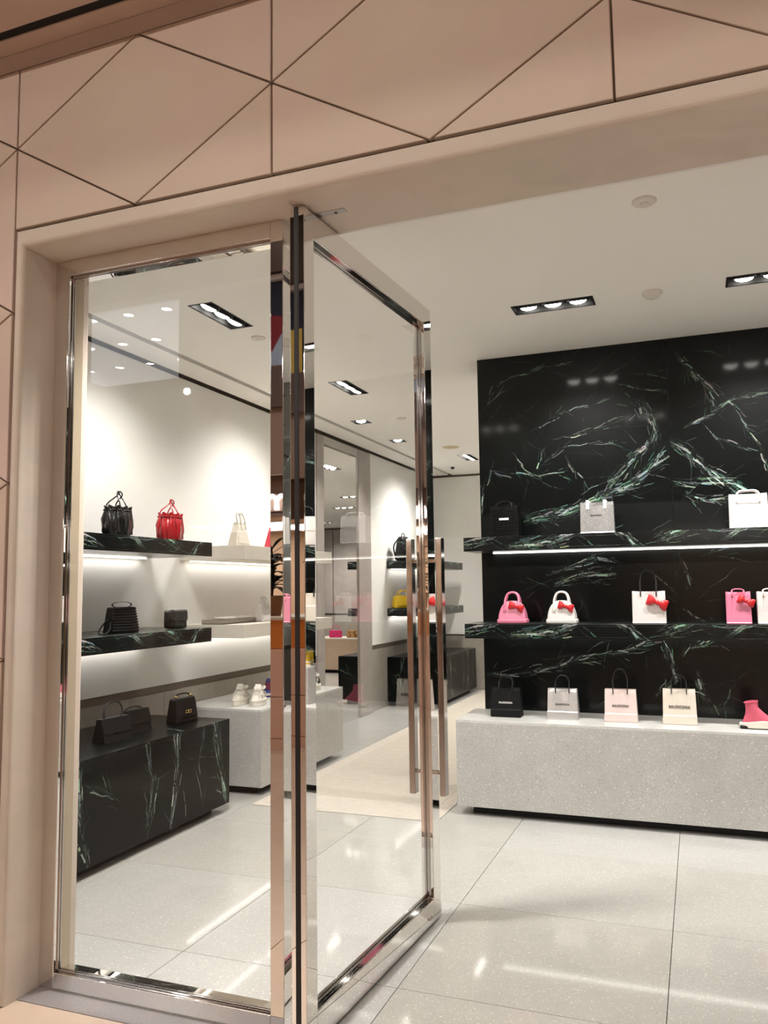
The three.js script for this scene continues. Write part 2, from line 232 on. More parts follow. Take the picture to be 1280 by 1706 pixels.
{ // ceiling slab pierced for the fittings, with a slot along the left wall
  const c = structure('ceiling'), holes = [];
  for (const [x, z, n, ax] of FIX) { const l = n === 3 ? 0.25 : 0.09, hx = ax === 'x' ? l : 0.083, hz = ax === 'x' ? 0.083 : l; holes.push([[x - hx, z - hz], [x + hx, z - hz], [x + hx, z + hz], [x - hx, z + hz]]); }
  const slab = extrude([[-3.54, FAR - 0.1], [RIGHT + 0.1, FAR - 0.1], [RIGHT + 0.1, FRONT], [-3.54, FRONT]], 0.1, 0, 1, holes);
  slab.rotateX(Math.PI / 2); slab.translate(0, CEIL + 0.1, 0); part(c, 'plasterboard', metres(slab), M.ceiling);
  part(c, 'edge_strip', box(-3.865, -3.6, CEIL, CEIL + 0.06, BACK, FRONT), M.ceiling);
  part(c, 'slot_liner', [box(-4.0, -3.5, CEIL + 0.1, CEIL + 0.14, BACK, FRONT), box(-3.62, -3.6, CEIL + 0.03, CEIL + 0.12, BACK, FRONT)], M.slotDark);
  part(c, 'deck', box(-4.2, RIGHT + 0.2, CEIL + 0.26, CEIL + 0.4, FAR - 0.2, FRONT), M.black);
}
function fitting(x, z, n, ax, aim, k, label) {
  const t = thing('recessed_downlight', label, 'light', [x, CEIL, z], ax === 'x' ? 0 : Math.PI / 2, 'recessed ceiling spotlights of the shop'), L = n === 3 ? 0.25 : 0.09, W = 0.083;
  part(t, 'housing', [box(-L, -L + 0.008, 0, 0.16, -W, W), box(L - 0.008, L, 0, 0.16, -W, W), box(-L, L, 0, 0.16, -W, -W + 0.008), box(-L, L, 0, 0.16, W - 0.008, W), box(-L, L, 0.15, 0.16, -W, W)], M.black);
  part(t, 'trim_edge', [box(-L - 0.004, -L + 0.004, -0.003, 0.004, -W - 0.004, W + 0.004), box(L - 0.004, L + 0.004, -0.003, 0.004, -W - 0.004, W + 0.004), box(-L, L, -0.003, 0.004, -W - 0.004, -W + 0.004), box(-L, L, -0.003, 0.004, W - 0.004, W + 0.004)], M.black);
  const dir = new THREE.Vector3(aim[0], -1, aim[1]).normalize(), local = dir.clone().applyAxisAngle(new THREE.Vector3(0, 1, 0), -t.rotation.y);
  for (let i = 0; i < n; i++) {
    const px = n === 3 ? (i - 1) * 0.155 : 0, q = new THREE.Quaternion().setFromUnitVectors(new THREE.Vector3(0, -1, 0), local);
    const ring = new THREE.LatheGeometry([[0.06, 0.006], [0.067, 0.004], [0.07, 0.02], [0.06, 0.06], [0.0, 0.065]].map((v) => new THREE.Vector2(...v)), 28); ring.applyQuaternion(q); ring.translate(px, 0.006, 0); part(t, 'lamp_ring', ring, M.black);
    const disc = new THREE.SphereGeometry(0.052, 28, 14); disc.scale(1, 0.42, 1); disc.applyQuaternion(q); disc.translate(px, 0.012, 0); part(t, 'lens', disc, M.lens);
    const s = new THREE.SpotLight(SHOP_WHITE, SPOT * k, 0, 0.98, 1, 2); s.name = 'spot_lamp'; const w = new THREE.Vector3(px, -0.022, 0).applyAxisAngle(new THREE.Vector3(0, 1, 0), t.rotation.y);
    s.position.set(x + w.x, CEIL + w.y, z + w.z).addScaledVector(dir, 0.012); s.target.position.copy(s.position).add(dir); s.castShadow = true; s.shadow.radius = 2.2; scene.add(s, s.target);
  }
}
const fitLabels = ['black triple spotlight recessed in the ceiling nearest the left end of the black marble wall', 'black triple spotlight in the ceiling cut off by the photo edge before the marble wall', 'black triple spotlight further along the marble wall ceiling', 'black triple spotlight at the far end of the marble wall ceiling', 'black triple spotlight seen through the fixed window over the red and black bags', 'black triple spotlight seen through the open door, the nearest of those in its glass', 'black triple spotlight at the back of the shop above the yellow bag', 'small square single spotlight on the ceiling just before the wall mirror', 'small square single spotlight farther back beside the wall mirror', 'black triple spotlight over the cream bench at the back, seen in the mirror', 'black triple spotlight deep at the back, farthest in the mirror', 'black triple spotlight before the far panelled wall', 'black triple spotlight just inside the fixed window', 'black triple spotlight just inside the doorway beside the open door', 'black triple spotlight just inside the right part of the doorway', 'black triple spotlight just inside the far right of the doorway', 'black triple spotlight hidden behind the marble wall, the nearest of three', 'black triple spotlight hidden behind the marble wall, the second of three', 'black triple spotlight hidden behind the marble wall, the farthest of three'];
FIX.forEach((f, i) => fitting(...f, fitLabels[i]));
function ceilingDisc(name, label, cat, x, z, prof, m, extra) { const t = thing(name, label, cat, [x, CEIL, z]); const g = new THREE.LatheGeometry(prof.map((v) => new THREE.Vector2(...v)), 36); part(t, 'cover', g, m); const e = new THREE.CylinderGeometry(extra, extra * 0.8, 0.006, 24); e.translate(0, prof.at(-1)[1] - 0.002, 0); part(t, 'centre_cap', e, m); }
const whitePlastic = mat({ color: '#d9d2c7', roughness: 0.5 }), yellowed = mat({ color: '#c9b896', roughness: 0.6 });
ceilingDisc('sprinkler_cover', 'round white sprinkler cover in the ceiling nearest the doorway', 'sprinkler', -0.15, -3.82, [[0.055, 0], [0.055, -0.006], [0.05, -0.012], [0, -0.012]], whitePlastic, 0.02);
ceilingDisc('smoke_detector', 'round white smoke detector between two triple spotlights', 'detector', -0.177, -5.08, [[0.062, 0], [0.062, -0.012], [0.05, -0.018], [0.042, -0.034], [0, -0.036]], whitePlastic, 0.022);
ceilingDisc('sprinkler_cover', 'small round sprinkler cover seen through the door glass beside the single spotlight', 'sprinkler', -2.81, -7.9, [[0.05, 0], [0.05, -0.006], [0.045, -0.011], [0, -0.011]], whitePlastic, 0.02);
ceilingDisc('sprinkler_cover', 'small round sprinkler cover seen through the fixed window beside the triple spotlight', 'sprinkler', -2.81, -4.92, [[0.05, 0], [0.05, -0.006], [0.045, -0.011], [0, -0.011]], whitePlastic, 0.02);
ceilingDisc('ceiling_speaker', 'round yellowish ceiling speaker grille near the back wall', 'speaker', -2.84, -9.83, [[0.105, 0], [0.105, -0.004], [0.098, -0.007], [0, -0.007]], yellowed, 0.03);
ceilingDisc('security_camera', 'tiny dark dome camera on the ceiling by the back wall', 'camera', -3.3, -11.5, [[0.03, 0], [0.03, -0.01], [0.022, -0.025], [0, -0.034]], M.black, 0.006);

{ // the black marble dividing wall
  const w = structure('wall_divider'); part(w, 'core', box(-1.52, 3.2, 0, CEIL, -6.6, -6.125), M.white);
  for (const [x0, x1, m] of [[-1.535, -0.141, M.slabLeft], [-0.139, 1.26, M.slabRight], [1.262, 3.2, M.slabLeft]]) part(w, 'marble_slab', metres(box(0, x1 - x0, 0, CEIL - 0.001, -6.125, -6.1, 0.0015)), m).position.x = x0;
  part(w, 'end_slab', box(-1.535, -1.521, 0, CEIL - 0.001, -6.6, -6.126), M.marble);
}

// ---------------------------------------------------------------- storefront: stone panels, trim, window and door
const FZ = -2.5, SOFFIT = 2.962;
{
  const w = structure('wall_front');
  part(w, 'masonry', [box(-9, -2.53, -0.1, 3.9, -2.86, -2.53), box(-2.53, 6, 3.07, 3.9, -2.86, -2.53), box(3.16, 6, -0.1, 3.07, -2.86, -2.53)], M.facadeDark);
  part(w, 'inner_lining', [box(-4.0, -2.55, 0, CEIL + 0.3, -2.9, -2.861), box(-2.6, RIGHT, SOFFIT + 0.01, CEIL + 0.3, -2.9, -2.861), box(3.2, RIGHT, 0, CEIL, -2.9, -2.861)], M.white);
  const pieces = new Map();
  const px = (k) => -2.578 + k * 0.6015, tri = (a, b, c) => { // one chamfered stone panel, pulled in for the joint
    const key = [b[0] - a[0], b[1] - a[1], c[0] - a[0], c[1] - a[1]].map((v) => v.toFixed(3)).join();
    if (!pieces.has(key)) {
      let P = [[0, 0], [b[0] - a[0], b[1] - a[1]], [c[0] - a[0], c[1] - a[1]]]; const area = (P[1][0] * P[2][1] - P[2][0] * P[1][1]); if (area < 0) P = [P[0], P[2], P[1]];
      const L = (i, j) => Math.hypot(P[i][0] - P[j][0], P[i][1] - P[j][1]), la = L(1, 2), lb = L(0, 2), lc = L(0, 1), s = la + lb + lc, cx = (la * P[0][0] + lb * P[1][0] + lc * P[2][0]) / s, cy = (la * P[0][1] + lb * P[1][1] + lc * P[2][1]) / s, r = Math.abs(area) / s, f = (r - 0.0036) / r;
      const g = extrude(P.map(([x, y]) => [cx + (x - cx) * f, cy + (y - cy) * f]), 0.014, 0.0045, 2); pieces.set(key, metres(g, key.length * 0.37, key.charCodeAt(2) * 0.11));
    }
    const m = part(w, 'stone_panel', pieces.get(key), M.facade); m.position.set(a[0], a[1], FZ - 0.0185);
  };
  const Y0 = 3.05, Y1 = 3.402, Y2 = 3.755;
  for (let k = -8; k < 12; k += 2) {
    const [a, b, c] = [px(k), px(k + 1), px(k + 2)];
    if (k >= 0) { tri([a, Y0], [b, Y0], [a, Y1]); tri([b, Y0], [c, Y0], [c, Y1]); } tri([a, Y2], [a, Y1], [b, Y2]); tri([c, Y2], [b, Y2], [c, Y1]);
    const q = extrude([[0, -0.3525], [0.6015, 0], [0, 0.3525], [-0.6015, 0]].map(([x, y]) => [x * 0.99, y * 0.99]), 0.014, 0.0045, 2); if (!pieces.has('rhomb')) pieces.set('rhomb', metres(q, 0.3, 0.8));
    part(w, 'stone_panel', pieces.get('rhomb'), M.facade).position.set(b, Y1, FZ - 0.0185);
  }
  for (let k = -8; k < 0; k += 2) { // the same pattern runs down the pier left of the opening
    const [a, b, c] = [px(k), px(k + 1), px(k + 2)], h = 0.3525, f = 0.23 / h;
    for (let n = 0; n < 4; n++) { const y = Y0 - n * 2 * h; tri([a, y + h], [a, y - h], [b, y]); tri([c, y + h], [c, y - h], [b, y]); part(w, 'stone_panel', pieces.get('rhomb'), M.facade).position.set(b, y - h, FZ - 0.0185); }
    for (const q of [-1, 1]) { const e = q < 0 ? a : c, g = extrude([[e - q * 0.005, 0.575], [b + q * 0.007, 0.23], [b + q * (0.6015 * f + 0.006), 0.004], [e - q * 0.005, 0.004]], 0.014, 0.0045, 2); part(w, 'stone_panel', metres(g), M.facade).position.z = FZ - 0.0185; }
    part(w, 'stone_panel', metres(extrude([[b, 0.223], [b - 0.6015 * f + 0.008, 0.004], [b + 0.6015 * f - 0.008, 0.004]], 0.014, 0.0045, 2)), M.facade).position.z = FZ - 0.0185;
  }
  part(w, 'cove_strip', box(-9, 6, 3.76, 3.84, FZ - 0.03, FZ - 0.006, 0.004), mat({ color: '#cdbab2', roughness: 0.45 }));
  const tr = structure('trim_1'); // stone surround, rounded at the front edge
  const top = extrude([[-2.555, 0], [-2.51, 0], [-2.51, SOFFIT], [3.16, SOFFIT], [3.16, 0], [3.205, 0], [3.205, 3.036], [-2.555, 3.036]], 0.36, 0.02, 4);
  top.translate(0, 0, -2.86); part(tr, 'surround', metres(top), M.trim);
}
{
  const c = structure('ceiling_mall'); // low ceiling over the walkway, with a dark slot
  part(c, 'plasterboard', [box(-9, 6, 3.84, 4.1, -2.55, -2.428), box(-9, 6, 3.84, 4.1, -2.384, -1.75)], M.facade);
  part(c, 'slot_liner', box(-9, 6, 3.846, 3.96, -2.4275, -2.3845), M.black);
  const f = structure('floor_mall'); part(f, 'bed', box(-14, 9, -0.12, -0.012, -2.56, 13.2), M.facadeDark);
  const g = metres(box(-0.598, 0.598, -0.02, 0, -0.598, 0.598, 0.0015)); for (let x = -13.2; x < 9; x += 1.2) for (let z = -1.955; z < 13; z += 1.2) part(f, 'stone_tile', g, M.mallFloor).position.set(x, 0, z);
}
const win = structure('window_1', 'fixed shop window in a polished steel frame');
{
  const zb = -2.757, zf = -2.666, zg = -2.692, x0 = -2.511, x1 = -2.438, x2 = -1.472, x3 = -1.417, y0 = 0.062, y1 = 2.894, satin = mat({ color: '#b3a48d', roughness: 0.38, clearcoat: 0.2 });
  part(win, 'jamb', box(x0, x1, 0.0, SOFFIT, zg - 0.002, zf, 0.003), M.chrome); part(win, 'inner_jamb', box(x0, x1 + 0.0005, 0.0, SOFFIT, zb, zg - 0.0025, 0.002), satin, 'beige satin inner jamb'); part(win, 'post', box(x2, x3, 0, SOFFIT, zb, zf, 0.003), M.chrome);
  part(win, 'header', box(x1, x2, y1, SOFFIT, zb, zf, 0.003), M.chrome); part(win, 'sill', box(x1, x2, 0, y0, zb, zf, 0.003), M.chrome);
  part(win, 'glass_pane', box(x1, x2, y0, y1, zg - 0.0005, zg), M.glass);
  const bead = (z) => [box(x1, x2, y0, y0 + 0.008, z - 0.004, z + 0.004, 0.002), box(x1, x2, y1 - 0.008, y1, z - 0.004, z + 0.004, 0.002), box(x1, x1 + 0.006, y0, y1, z - 0.004, z + 0.004, 0.002), box(x2 - 0.006, x2, y0, y1, z - 0.004, z + 0.004, 0.002)];
  part(win, 'glazing_bead', [...bead(zg + 0.005), ...bead(zg - 0.006)], M.chromeDark);
}
{ // the open glass door: local x runs along the leaf from the pivot edge, local z is its thickness
  const d = structure('door_1', 'glass door in a wide polished steel frame standing open into the shop');
  d.position.set(-1.283, 0, -2.576); d.rotation.y = Math.atan2(1.262, 0.081); // along (0.081, 0, -1.262)
  const L = 1.264, T = 0.06, top = 2.948, bot = 0.012, z0 = -T, z1 = 0, gz = -T / 2; // the camera sees the face at local z = 0
  const shell = (x0, x1, y0, y1) => box(x0, x1, y0, y1, z0, z1, 0.0025);
  part(d, 'stile', shell(0, 0.074, bot, top), M.chrome); part(d, 'stile', shell(L - 0.09, L, bot, top), M.chrome);
  part(d, 'rail', shell(0.074, L - 0.09, top - 0.097, top), M.chrome); part(d, 'rail', shell(0.074, L - 0.09, bot, 0.115), M.chrome);
  part(d, 'glass_pane', box(0.074, L - 0.09, 0.115, top - 0.097, gz - 0.0005, gz), M.doorGlass);
  const bead = (s) => [box(0.074, L - 0.09, 0.115, 0.127, gz + s * 0.007 - 0.005, gz + s * 0.007 + 0.005, 0.001), box(0.074, L - 0.09, top - 0.109, top - 0.097, gz + s * 0.007 - 0.005, gz + s * 0.007 + 0.005, 0.001), box(L - 0.1, L - 0.09, 0.115, top - 0.097, gz + s * 0.007 - 0.005, gz + s * 0.007 + 0.005, 0.001)];
  part(d, 'glazing_bead', [...bead(1), ...bead(-1)], M.chromeDark);
  part(d, 'brush_seal', [box(-0.004, 0.002, bot, top, z0 + 0.02, z0 + 0.036), box(L - 0.002, L + 0.004, bot, top, z0 + 0.02, z0 + 0.036), box(0.01, L - 0.01, 0.001, bot + 0.002, z0 + 0.022, z0 + 0.034)], M.seal);
  for (const s of [1, -1]) {
    const zc = s > 0 ? [0.032, 0.062] : [z0 - 0.062, z0 - 0.032], h = part(d, 'pull_handle', box(L - 0.075, L - 0.03, 0.575, 1.79, zc[0], zc[1], 0.003), M.chromeDark, 'long square steel pull handle');
    part(h, 'standoff', [0.68, 1.68].map((y) => box(L - 0.06, L - 0.045, y - 0.008, y + 0.008, s > 0 ? 0 : z0 - 0.034, s > 0 ? 0.034 : z0)), M.chromeDark);
  }
  const lock = new THREE.CylinderGeometry(0.011, 0.011, 0.006, 20); lock.rotateX(Math.PI / 2); lock.translate(L - 0.15, 0.05, 0.003); part(d, 'lock_cylinder', lock, M.brushed);
  const p = thing('pivot_plate', 'flat steel pivot plate let into the stone soffit over the open door', 'hinge', [-1.25, SOFFIT, -2.69]); part(p, 'plate', box(-0.085, 0.085, -0.003, 0.01, -0.018, 0.018, 0.002), M.brushed); const sc = new THREE.CylinderGeometry(0.006, 0.006, 0.004, 12); sc.translate(0.045, -0.004, 0); part(p, 'screw', sc, M.chromeDark);
}

// ---------------------------------------------------------------- display furniture
function bench(label, x0, x1, z0, z1, openX, stone, top, h = 0.64, name = 'display_bench') { // openX: +1 front faces +x, 0 front faces +z
  const t = thing(name, label, 'bench', [(x0 + x1) / 2, 0, (z0 + z1) / 2]), w = (x1 - x0) / 2, d = (z1 - z0) / 2, k = 0.02;
  part(t, 'top_slab', box(-w, w, h - k, h, -d, d, 0.0015), top);
  if (openX) { part(t, 'front_slab', box(w - k, w, 0.06, h - k - 0.0005, -d, d, 0.0015), stone); part(t, 'end_slab', box(-w, w - k - 0.0005, 0.06, h - k - 0.0005, d - k, d, 0.0015), stone); part(t, 'end_slab', box(-w, w - k - 0.0005, 0.06, h - k - 0.0005, -d, -d + k, 0.0015), stone); part(t, 'plinth', box(-w, w - 0.09, 0, h - k, -d + 0.09, d - 0.09), M.black); }
  else { part(t, 'front_slab', box(-w, w, 0.06, h - k - 0.0005, d - k, d, 0.0015), stone); part(t, 'end_slab', box(-w, -w + k, 0.06, h - k - 0.0005, -d, d - k - 0.0005, 0.0015), stone); part(t, 'end_slab', box(w - k, w, 0.06, h - k - 0.0005, -d, d - k - 0.0005, 0.0015), stone); part(t, 'plinth', box(-w + 0.09, w - 0.09, 0, h - k, -d, d - 0.09), M.black); }
  return t;
}
bench('low black marble bench behind the fixed window with three black handbags on it', WALL - 0.005, -3.165, -5.14, -2.98, 1, M.marble, M.marble);
bench('low grey terrazzo bench with a pair of chunky white sneakers on top', WALL - 0.005, -3.15, -7.1, -5.57, 1, M.bench, M.benchTop);
bench('low black marble bench standing before the back wall', WALL - 0.005, -3.17, -12.1, -10.28, 1, M.marble, M.marble);
bench('long grey terrazzo bench along the foot of the black marble wall', -1.61, 2.6, -6.098, -5.553, 0, M.bench, M.benchTop);
const tan = mat({ map: blotch('#bfa78f', ['210,188,166', '160,134,112'], 200, 256, 0.8, 41, 0.08, 0.1), roughness: 0.6 });
bench('cream display bench at the back carrying a pink bag, seen in the mirror', -2.5, 0.2, -14.6, -14.0, 0, tan, M.whiteShelf, 0.64, 'display_bench');
function shelf(label, x0, x1, y0, y1, z0, z1, open, stone, led, group) {
  const t = thing('wall_shelf', label, 'shelf', [(x0 + x1) / 2, y0, (z0 + z1) / 2], 0, group), w = (x1 - x0) / 2, d = (z1 - z0) / 2, h = y1 - y0, k = 0.014;
  part(t, 'top_slab', box(-w, w, h - k, h, -d, d, 0.0012), stone); part(t, 'underside', box(-w, w, 0, k, -d, d, 0.0012), stone);
  if (open) { part(t, 'front_slab', box(w - k, w, k, h - k, -d, d, 0.001), stone); part(t, 'end_slab', box(-w, w - k, k, h - k, d - k, d, 0.001), stone); part(t, 'end_slab', box(-w, w - k, k, h - k, -d, -d + k, 0.001), stone); }
  else { part(t, 'front_slab', box(-w, w, k, h - k, d - k, d, 0.001), stone); part(t, 'end_slab', box(-w, -w + k, k, h - k, -d, d - k, 0.001), stone); part(t, 'end_slab', box(w - k, w, k, h - k, -d, d - k, 0.001), stone); }
  if (led) {
    const [a, b, p] = led, len = b - a, mid = (a + b) / 2; // along the shelf, at p across it
    part(t, 'led_strip', open ? box(p - 0.012, p + 0.012, -0.008, 0, a, b, 0.002) : box(a, b, -0.008, 0, p - 0.012, p + 0.012, 0.002), M.led);
    const l = new THREE.RectAreaLight(new THREE.Color(1, 0.965, 0.91), LED_I, open ? 0.024 : len, open ? len : 0.024); l.name = 'led_light'; l.position.set(t.position.x + (open ? p : mid), y0 - 0.01, t.position.z + (open ? mid : p)); l.rotation.x = -Math.PI / 2; scene.add(l);
  }
  return t;
}
const SX = -3.32;
shelf('upper black marble wall shelf holding black and red drawstring bags', WALL + 0.001, SX, 1.8, 1.902, -5.14, -2.98, 1, M.marbleShelf, [-1.0, 1.0, -0.24]);
shelf('lower black marble wall shelf holding a ribbed black bag and a small black box bag', WALL + 0.001, SX, 1.185, 1.285, -5.14, -2.98, 1, M.marbleShelf, [-1.0, 1.0, -0.24]);
shelf('upper white wall shelf holding a white and a hot pink bag', WALL + 0.001, SX + 0.02, 1.795, 1.905, -7.2, -5.57, 1, M.whiteShelf, [-0.75, 0.75, -0.24]);
shelf('lower white wall shelf holding a long flat tray', WALL + 0.001, SX + 0.02, 1.18, 1.283, -7.2, -5.57, 1, M.whiteShelf, [-0.75, 0.75, -0.24]);
shelf('upper black wall shelf near the back wall with a black backpack', WALL + 0.001, SX, 1.815, 1.92, -12.0, -10.28, 1, M.marbleShelf, [-0.8, 0.8, -0.24]);
shelf('lower black wall shelf near the back wall with a yellow handbag', WALL + 0.001, SX, 1.18, 1.283, -12.0, -10.28, 1, M.marbleShelf, [-0.8, 0.8, -0.24]);
shelf('upper black marble shelf on the marble wall with silver and white totes', -1.567, 2.5, 1.808, 1.907, -6.099, -5.7, 0, M.marbleShelf, [-1.9, 1.95, -0.16]);
shelf('middle black marble shelf on the marble wall with red bowed handbags', -1.572, 2.5, 1.188, 1.29, -6.099, -5.7, 0, M.marbleShelf, [-1.9, 1.95, -0.16]);
// ---------------------------------------------------------------- merchandise
const font = await new FontLoader().loadAsync('fonts/droid/droid_sans_bold.typeface.json');
const words = new Map();
function lettering(parent, text, width, x, y, z, m, tilt = 0) { // flat raised letters, centred on x
  if (!words.has(text)) { const g = new TextGeometry(text, { font, size: 1, depth: 0.02, curveSegments: 3 }); g.computeBoundingBox(); g.translate(-(g.boundingBox.max.x + g.boundingBox.min.x) / 2, 0, 0); g.userData.w = g.boundingBox.max.x - g.boundingBox.min.x; words.set(text, g); }
  const g = words.get(text), k = width / g.userData.w, o = part(parent, 'lettering', g, m); o.scale.set(k, k * 1.15, 0.06); o.position.set(x, y, z); o.rotation.x = tilt; return o;
}
const leather = (color, rough = 0.45, coat = 0.15, bump = null, bs = 0.001) => mat({ color, roughness: rough, clearcoat: coat, clearcoatRoughness: 0.25, ...(bump ? { bumpMap: bump, bumpScale: bs } : {}) });
const grainBump = (() => { const [c, g] = canvas(256, 256), R = rng(61); g.fillStyle = '#808080'; g.fillRect(0, 0, 256, 256); for (let i = 0; i < 5000; i++) { g.fillStyle = R() < 0.5 ? 'rgba(255,255,255,0.16)' : 'rgba(0,0,0,0.16)'; g.beginPath(); g.arc(R() * 256, R() * 256, 0.8 + R() * 2.2, 0, 7); g.fill(); } return texture(c, 6, 6, false); })();
const L = { soot: mat({ color: '#050505', roughness: 0.5, specularIntensity: 0.35 }), black: mat({ color: '#090809', roughness: 0.42, specularIntensity: 0.5, clearcoat: 0.15, clearcoatRoughness: 0.25, bumpMap: grainBump, bumpScale: 0.0005 }), blackMatte: mat({ color: '#080707', roughness: 0.6, specularIntensity: 0.45, bumpMap: grainBump, bumpScale: 0.0005 }), patent: leather('#0b0a0b', 0.25, 0.9), redPatent: leather('#a80f1c', 0.3, 0.8), red: leather('#c4121c', 0.35, 0.5), pink: leather('#de7d9b', 0.38, 0.4), white: leather('#dcd7d4', 0.38, 0.35), cream: leather('#d6ccbf', 0.5, 0.15, grainBump, 0.0004), blush: leather('#d9c6c1', 0.5, 0.15, grainBump, 0.0004), silver: mat({ color: '#cfcdcc', metalness: 0.65, roughness: 0.3 }), glitter: mat({ map: terrazzo('#7d7a76', ['255,255,255', '230,228,224', '96,92,88', '250,248,240'], 9000, 512, 0.12, 62, 0.25), roughness: 0.35, metalness: 0.45 }), hotPink: leather('#d9246d', 0.4, 0.3), yellow: leather('#d9b312', 0.42, 0.35, grainBump, 0.0005), offWhite: leather('#d9d2c4', 0.5, 0.2), cord: mat({ color: '#0b0a0a', roughness: 0.55 }), ink: mat({ color: '#2c2928', roughness: 0.6 }), whiteInk: mat({ color: '#e8e6e2', roughness: 0.6 }), gold: mat({ color: new THREE.Color(0.83, 0.6, 0.25), metalness: 1, roughness: 0.22 }), steel: M.brushed, dark: mat({ color: '#1a1716', roughness: 0.9 }), leopard: (() => { const [c, g] = canvas(256, 256), R = rng(63); g.fillStyle = '#b98c56'; g.fillRect(0, 0, 256, 256); for (let i = 0; i < 120; i++) { const x = R() * 256, y = R() * 256, r = 6 + R() * 7; g.fillStyle = '#8a5a2c'; g.beginPath(); g.ellipse(x, y, r * 0.6, r * 0.5, R() * 3, 0, 7); g.fill(); g.strokeStyle = '#241610'; g.lineWidth = 3.4; for (let k = 0; k < 3; k++) { g.beginPath(); g.arc(x, y, r * 0.8, k * 2.1 + R(), k * 2.1 + 1.2 + R()); g.stroke(); } } return mat({ map: texture(c, 1.5, 1.5), roughness: 0.5 }); })() };

// upright shopping tote: flat front, folded gussets, a crease low on the front, cord handles
function gussetBag(t, w, h, d, m, { top = 0.62, narrow = 0.012, crease = 0.26 } = {}) {
  const rings = [], cr = crease * h, ys = [0, 0.006, cr - 0.003, cr, cr + 0.004, h * 0.6, h * 0.9, h];
  ys.forEach((y, i) => {
    const k = y / h, hw = w / 2 - narrow * k * 0.5 - (i === 0 ? 0.003 : 0), hd = (d / 2) * (1 + (top - 1) * k) - (i === 0 ? 0.003 : 0), fold = 0.32 * hw * 0.3 * Math.max(0, k - 0.1), off = i === 2 ? 0.002 : i >= 4 ? -0.002 : 0;
    const row = [], push = (x, z) => row.push([x, y, z]);
    for (let j = 0; j <= 6; j++) { const s = -1 + j / 3, bow = i === ys.length - 1 ? 0.004 * Math.cos(s * 4.2) : 0.002 * Math.sin(s * 5 + k * 3) * k; push(s * hw, hd + off + bow); row[row.length - 1][1] += i === ys.length - 1 ? 0.004 * s * s : 0; }
    push(hw - fold, 0); for (let j = 0; j <= 6; j++) push((1 - j / 3) * hw, -hd); push(-hw + fold, 0); rings.push(row);
  });
  const inner = rings.at(-1).map(([x, y, z]) => [x * 0.965, y, z * 0.9]), low = rings[5].map(([x, y, z]) => [x * 0.95, y, z * 0.88]); rings.push(inner, low);
  const g = loft(rings).toNonIndexed(); g.computeVertexNormals(); return part(t, 'body', metres(g), m);
}
function cordHandles(t, w, h, d, rise, half, m = L.cord, r = 0.0032, lean = 0) {
  for (const s of [1, -1]) { const z = s * d / 2, zt = s * d * 0.25 + lean; part(t, 'handle', tube([[-half, h - 0.028, z + s * 0.004], [-half, h - 0.002, z + s * 0.005], [-half * 0.98, h + rise * 0.55, zt], [-half * 0.55, h + rise * 0.93, zt], [0, h + rise, zt], [half * 0.55, h + rise * 0.93, zt], [half * 0.98, h + rise * 0.55, zt], [half, h - 0.002, z + s * 0.005], [half, h - 0.028, z + s * 0.004]], r, 40, 7), m); }
}
function bow(t, x, y, z, s, tilt) { // puffed ribbon bow: two loops and a knot
  const b = part(t, 'bow', new THREE.SphereGeometry(0.011 * s, 14, 10).scale(1.05, 1.2, 0.9), L.red, 'red bow'); b.position.set(x, y, z); b.rotation.z = tilt;
  for (const q of [-1, 1]) { const rings = []; for (let i = 0; i <= 8; i++) { const k = i / 8, hh = (0.007 + 0.022 * Math.sin(Math.min(1, k * 1.12) * Math.PI * 0.56)) * s * (k > 0.93 ? 0.93 : 1), dd = (0.006 + 0.007 * Math.sin(k * Math.PI)) * s, row = []; for (let j = 0; j < 14; j++) { const a = j / 14 * 6.283, pin = 1 - 0.18 * Math.pow(Math.cos(a), 2) * (1 - k); row.push([q * (0.006 + 0.046 * k) * s, Math.sin(a) * hh * pin, Math.cos(a) * dd]); } rings.push(q > 0 ? row : row.reverse()); } part(b, 'loop', loft(rings), L.red); part(b, 'fold', tube([[q * 0.01 * s, 0, 0.0075 * s], [q * 0.024 * s, 0.004 * s, 0.0125 * s], [q * 0.036 * s, 0.002 * s, 0.0115 * s]], 0.0016 * s, 8, 5), L.red); }
  return b;
}
// the foot of the marble wall: four totes and a sock sneaker
const UP = 0.64, MID = 1.29, TOP = 1.907, WORD = 'BALENCIAGA';
function tote(label, x, y, z, w, h, d, m, ink, wordW, rise, group, wy = 0.47) {
  const t = thing('shopping_tote', label, 'bag', [x, y + 0.0005, z], 0.02, group); gussetBag(t, w, h, d, m); cordHandles(t, w, h, d * 0.64, rise, w * 0.22);
  const zf = d / 2 * (1 + (0.62 - 1) * wy) - 0.0005, tilt = -Math.atan2(d / 2 * 0.38, h); lettering(t, WORD, wordW, 0, h * wy, zf, ink, tilt);
  part(t, 'corner_tab', box(-w / 2 - 0.004, -w / 2 + 0.004, 0.012, 0.04, d * 0.3, d * 0.38, 0.002), m); return t;
}
tote('black leather shopping tote with white lettering on the terrazzo bench, leftmost of four', -1.3, UP, -5.79, 0.213, 0.2, 0.11, L.blackMatte, L.whiteInk, 0.095, 0.085, 'totes on the terrazzo bench');
tote('metallic silver shopping tote on the terrazzo bench between the black and blush totes', -0.905, UP, -5.79, 0.208, 0.205, 0.11, L.silver, L.ink, 0.095, 0.09, 'totes on the terrazzo bench');
tote('pale blush pink shopping tote with black handles on the terrazzo bench', -0.52, UP, -5.79, 0.212, 0.212, 0.11, L.blush, L.ink, 0.105, 0.135, 'totes on the terrazzo bench');
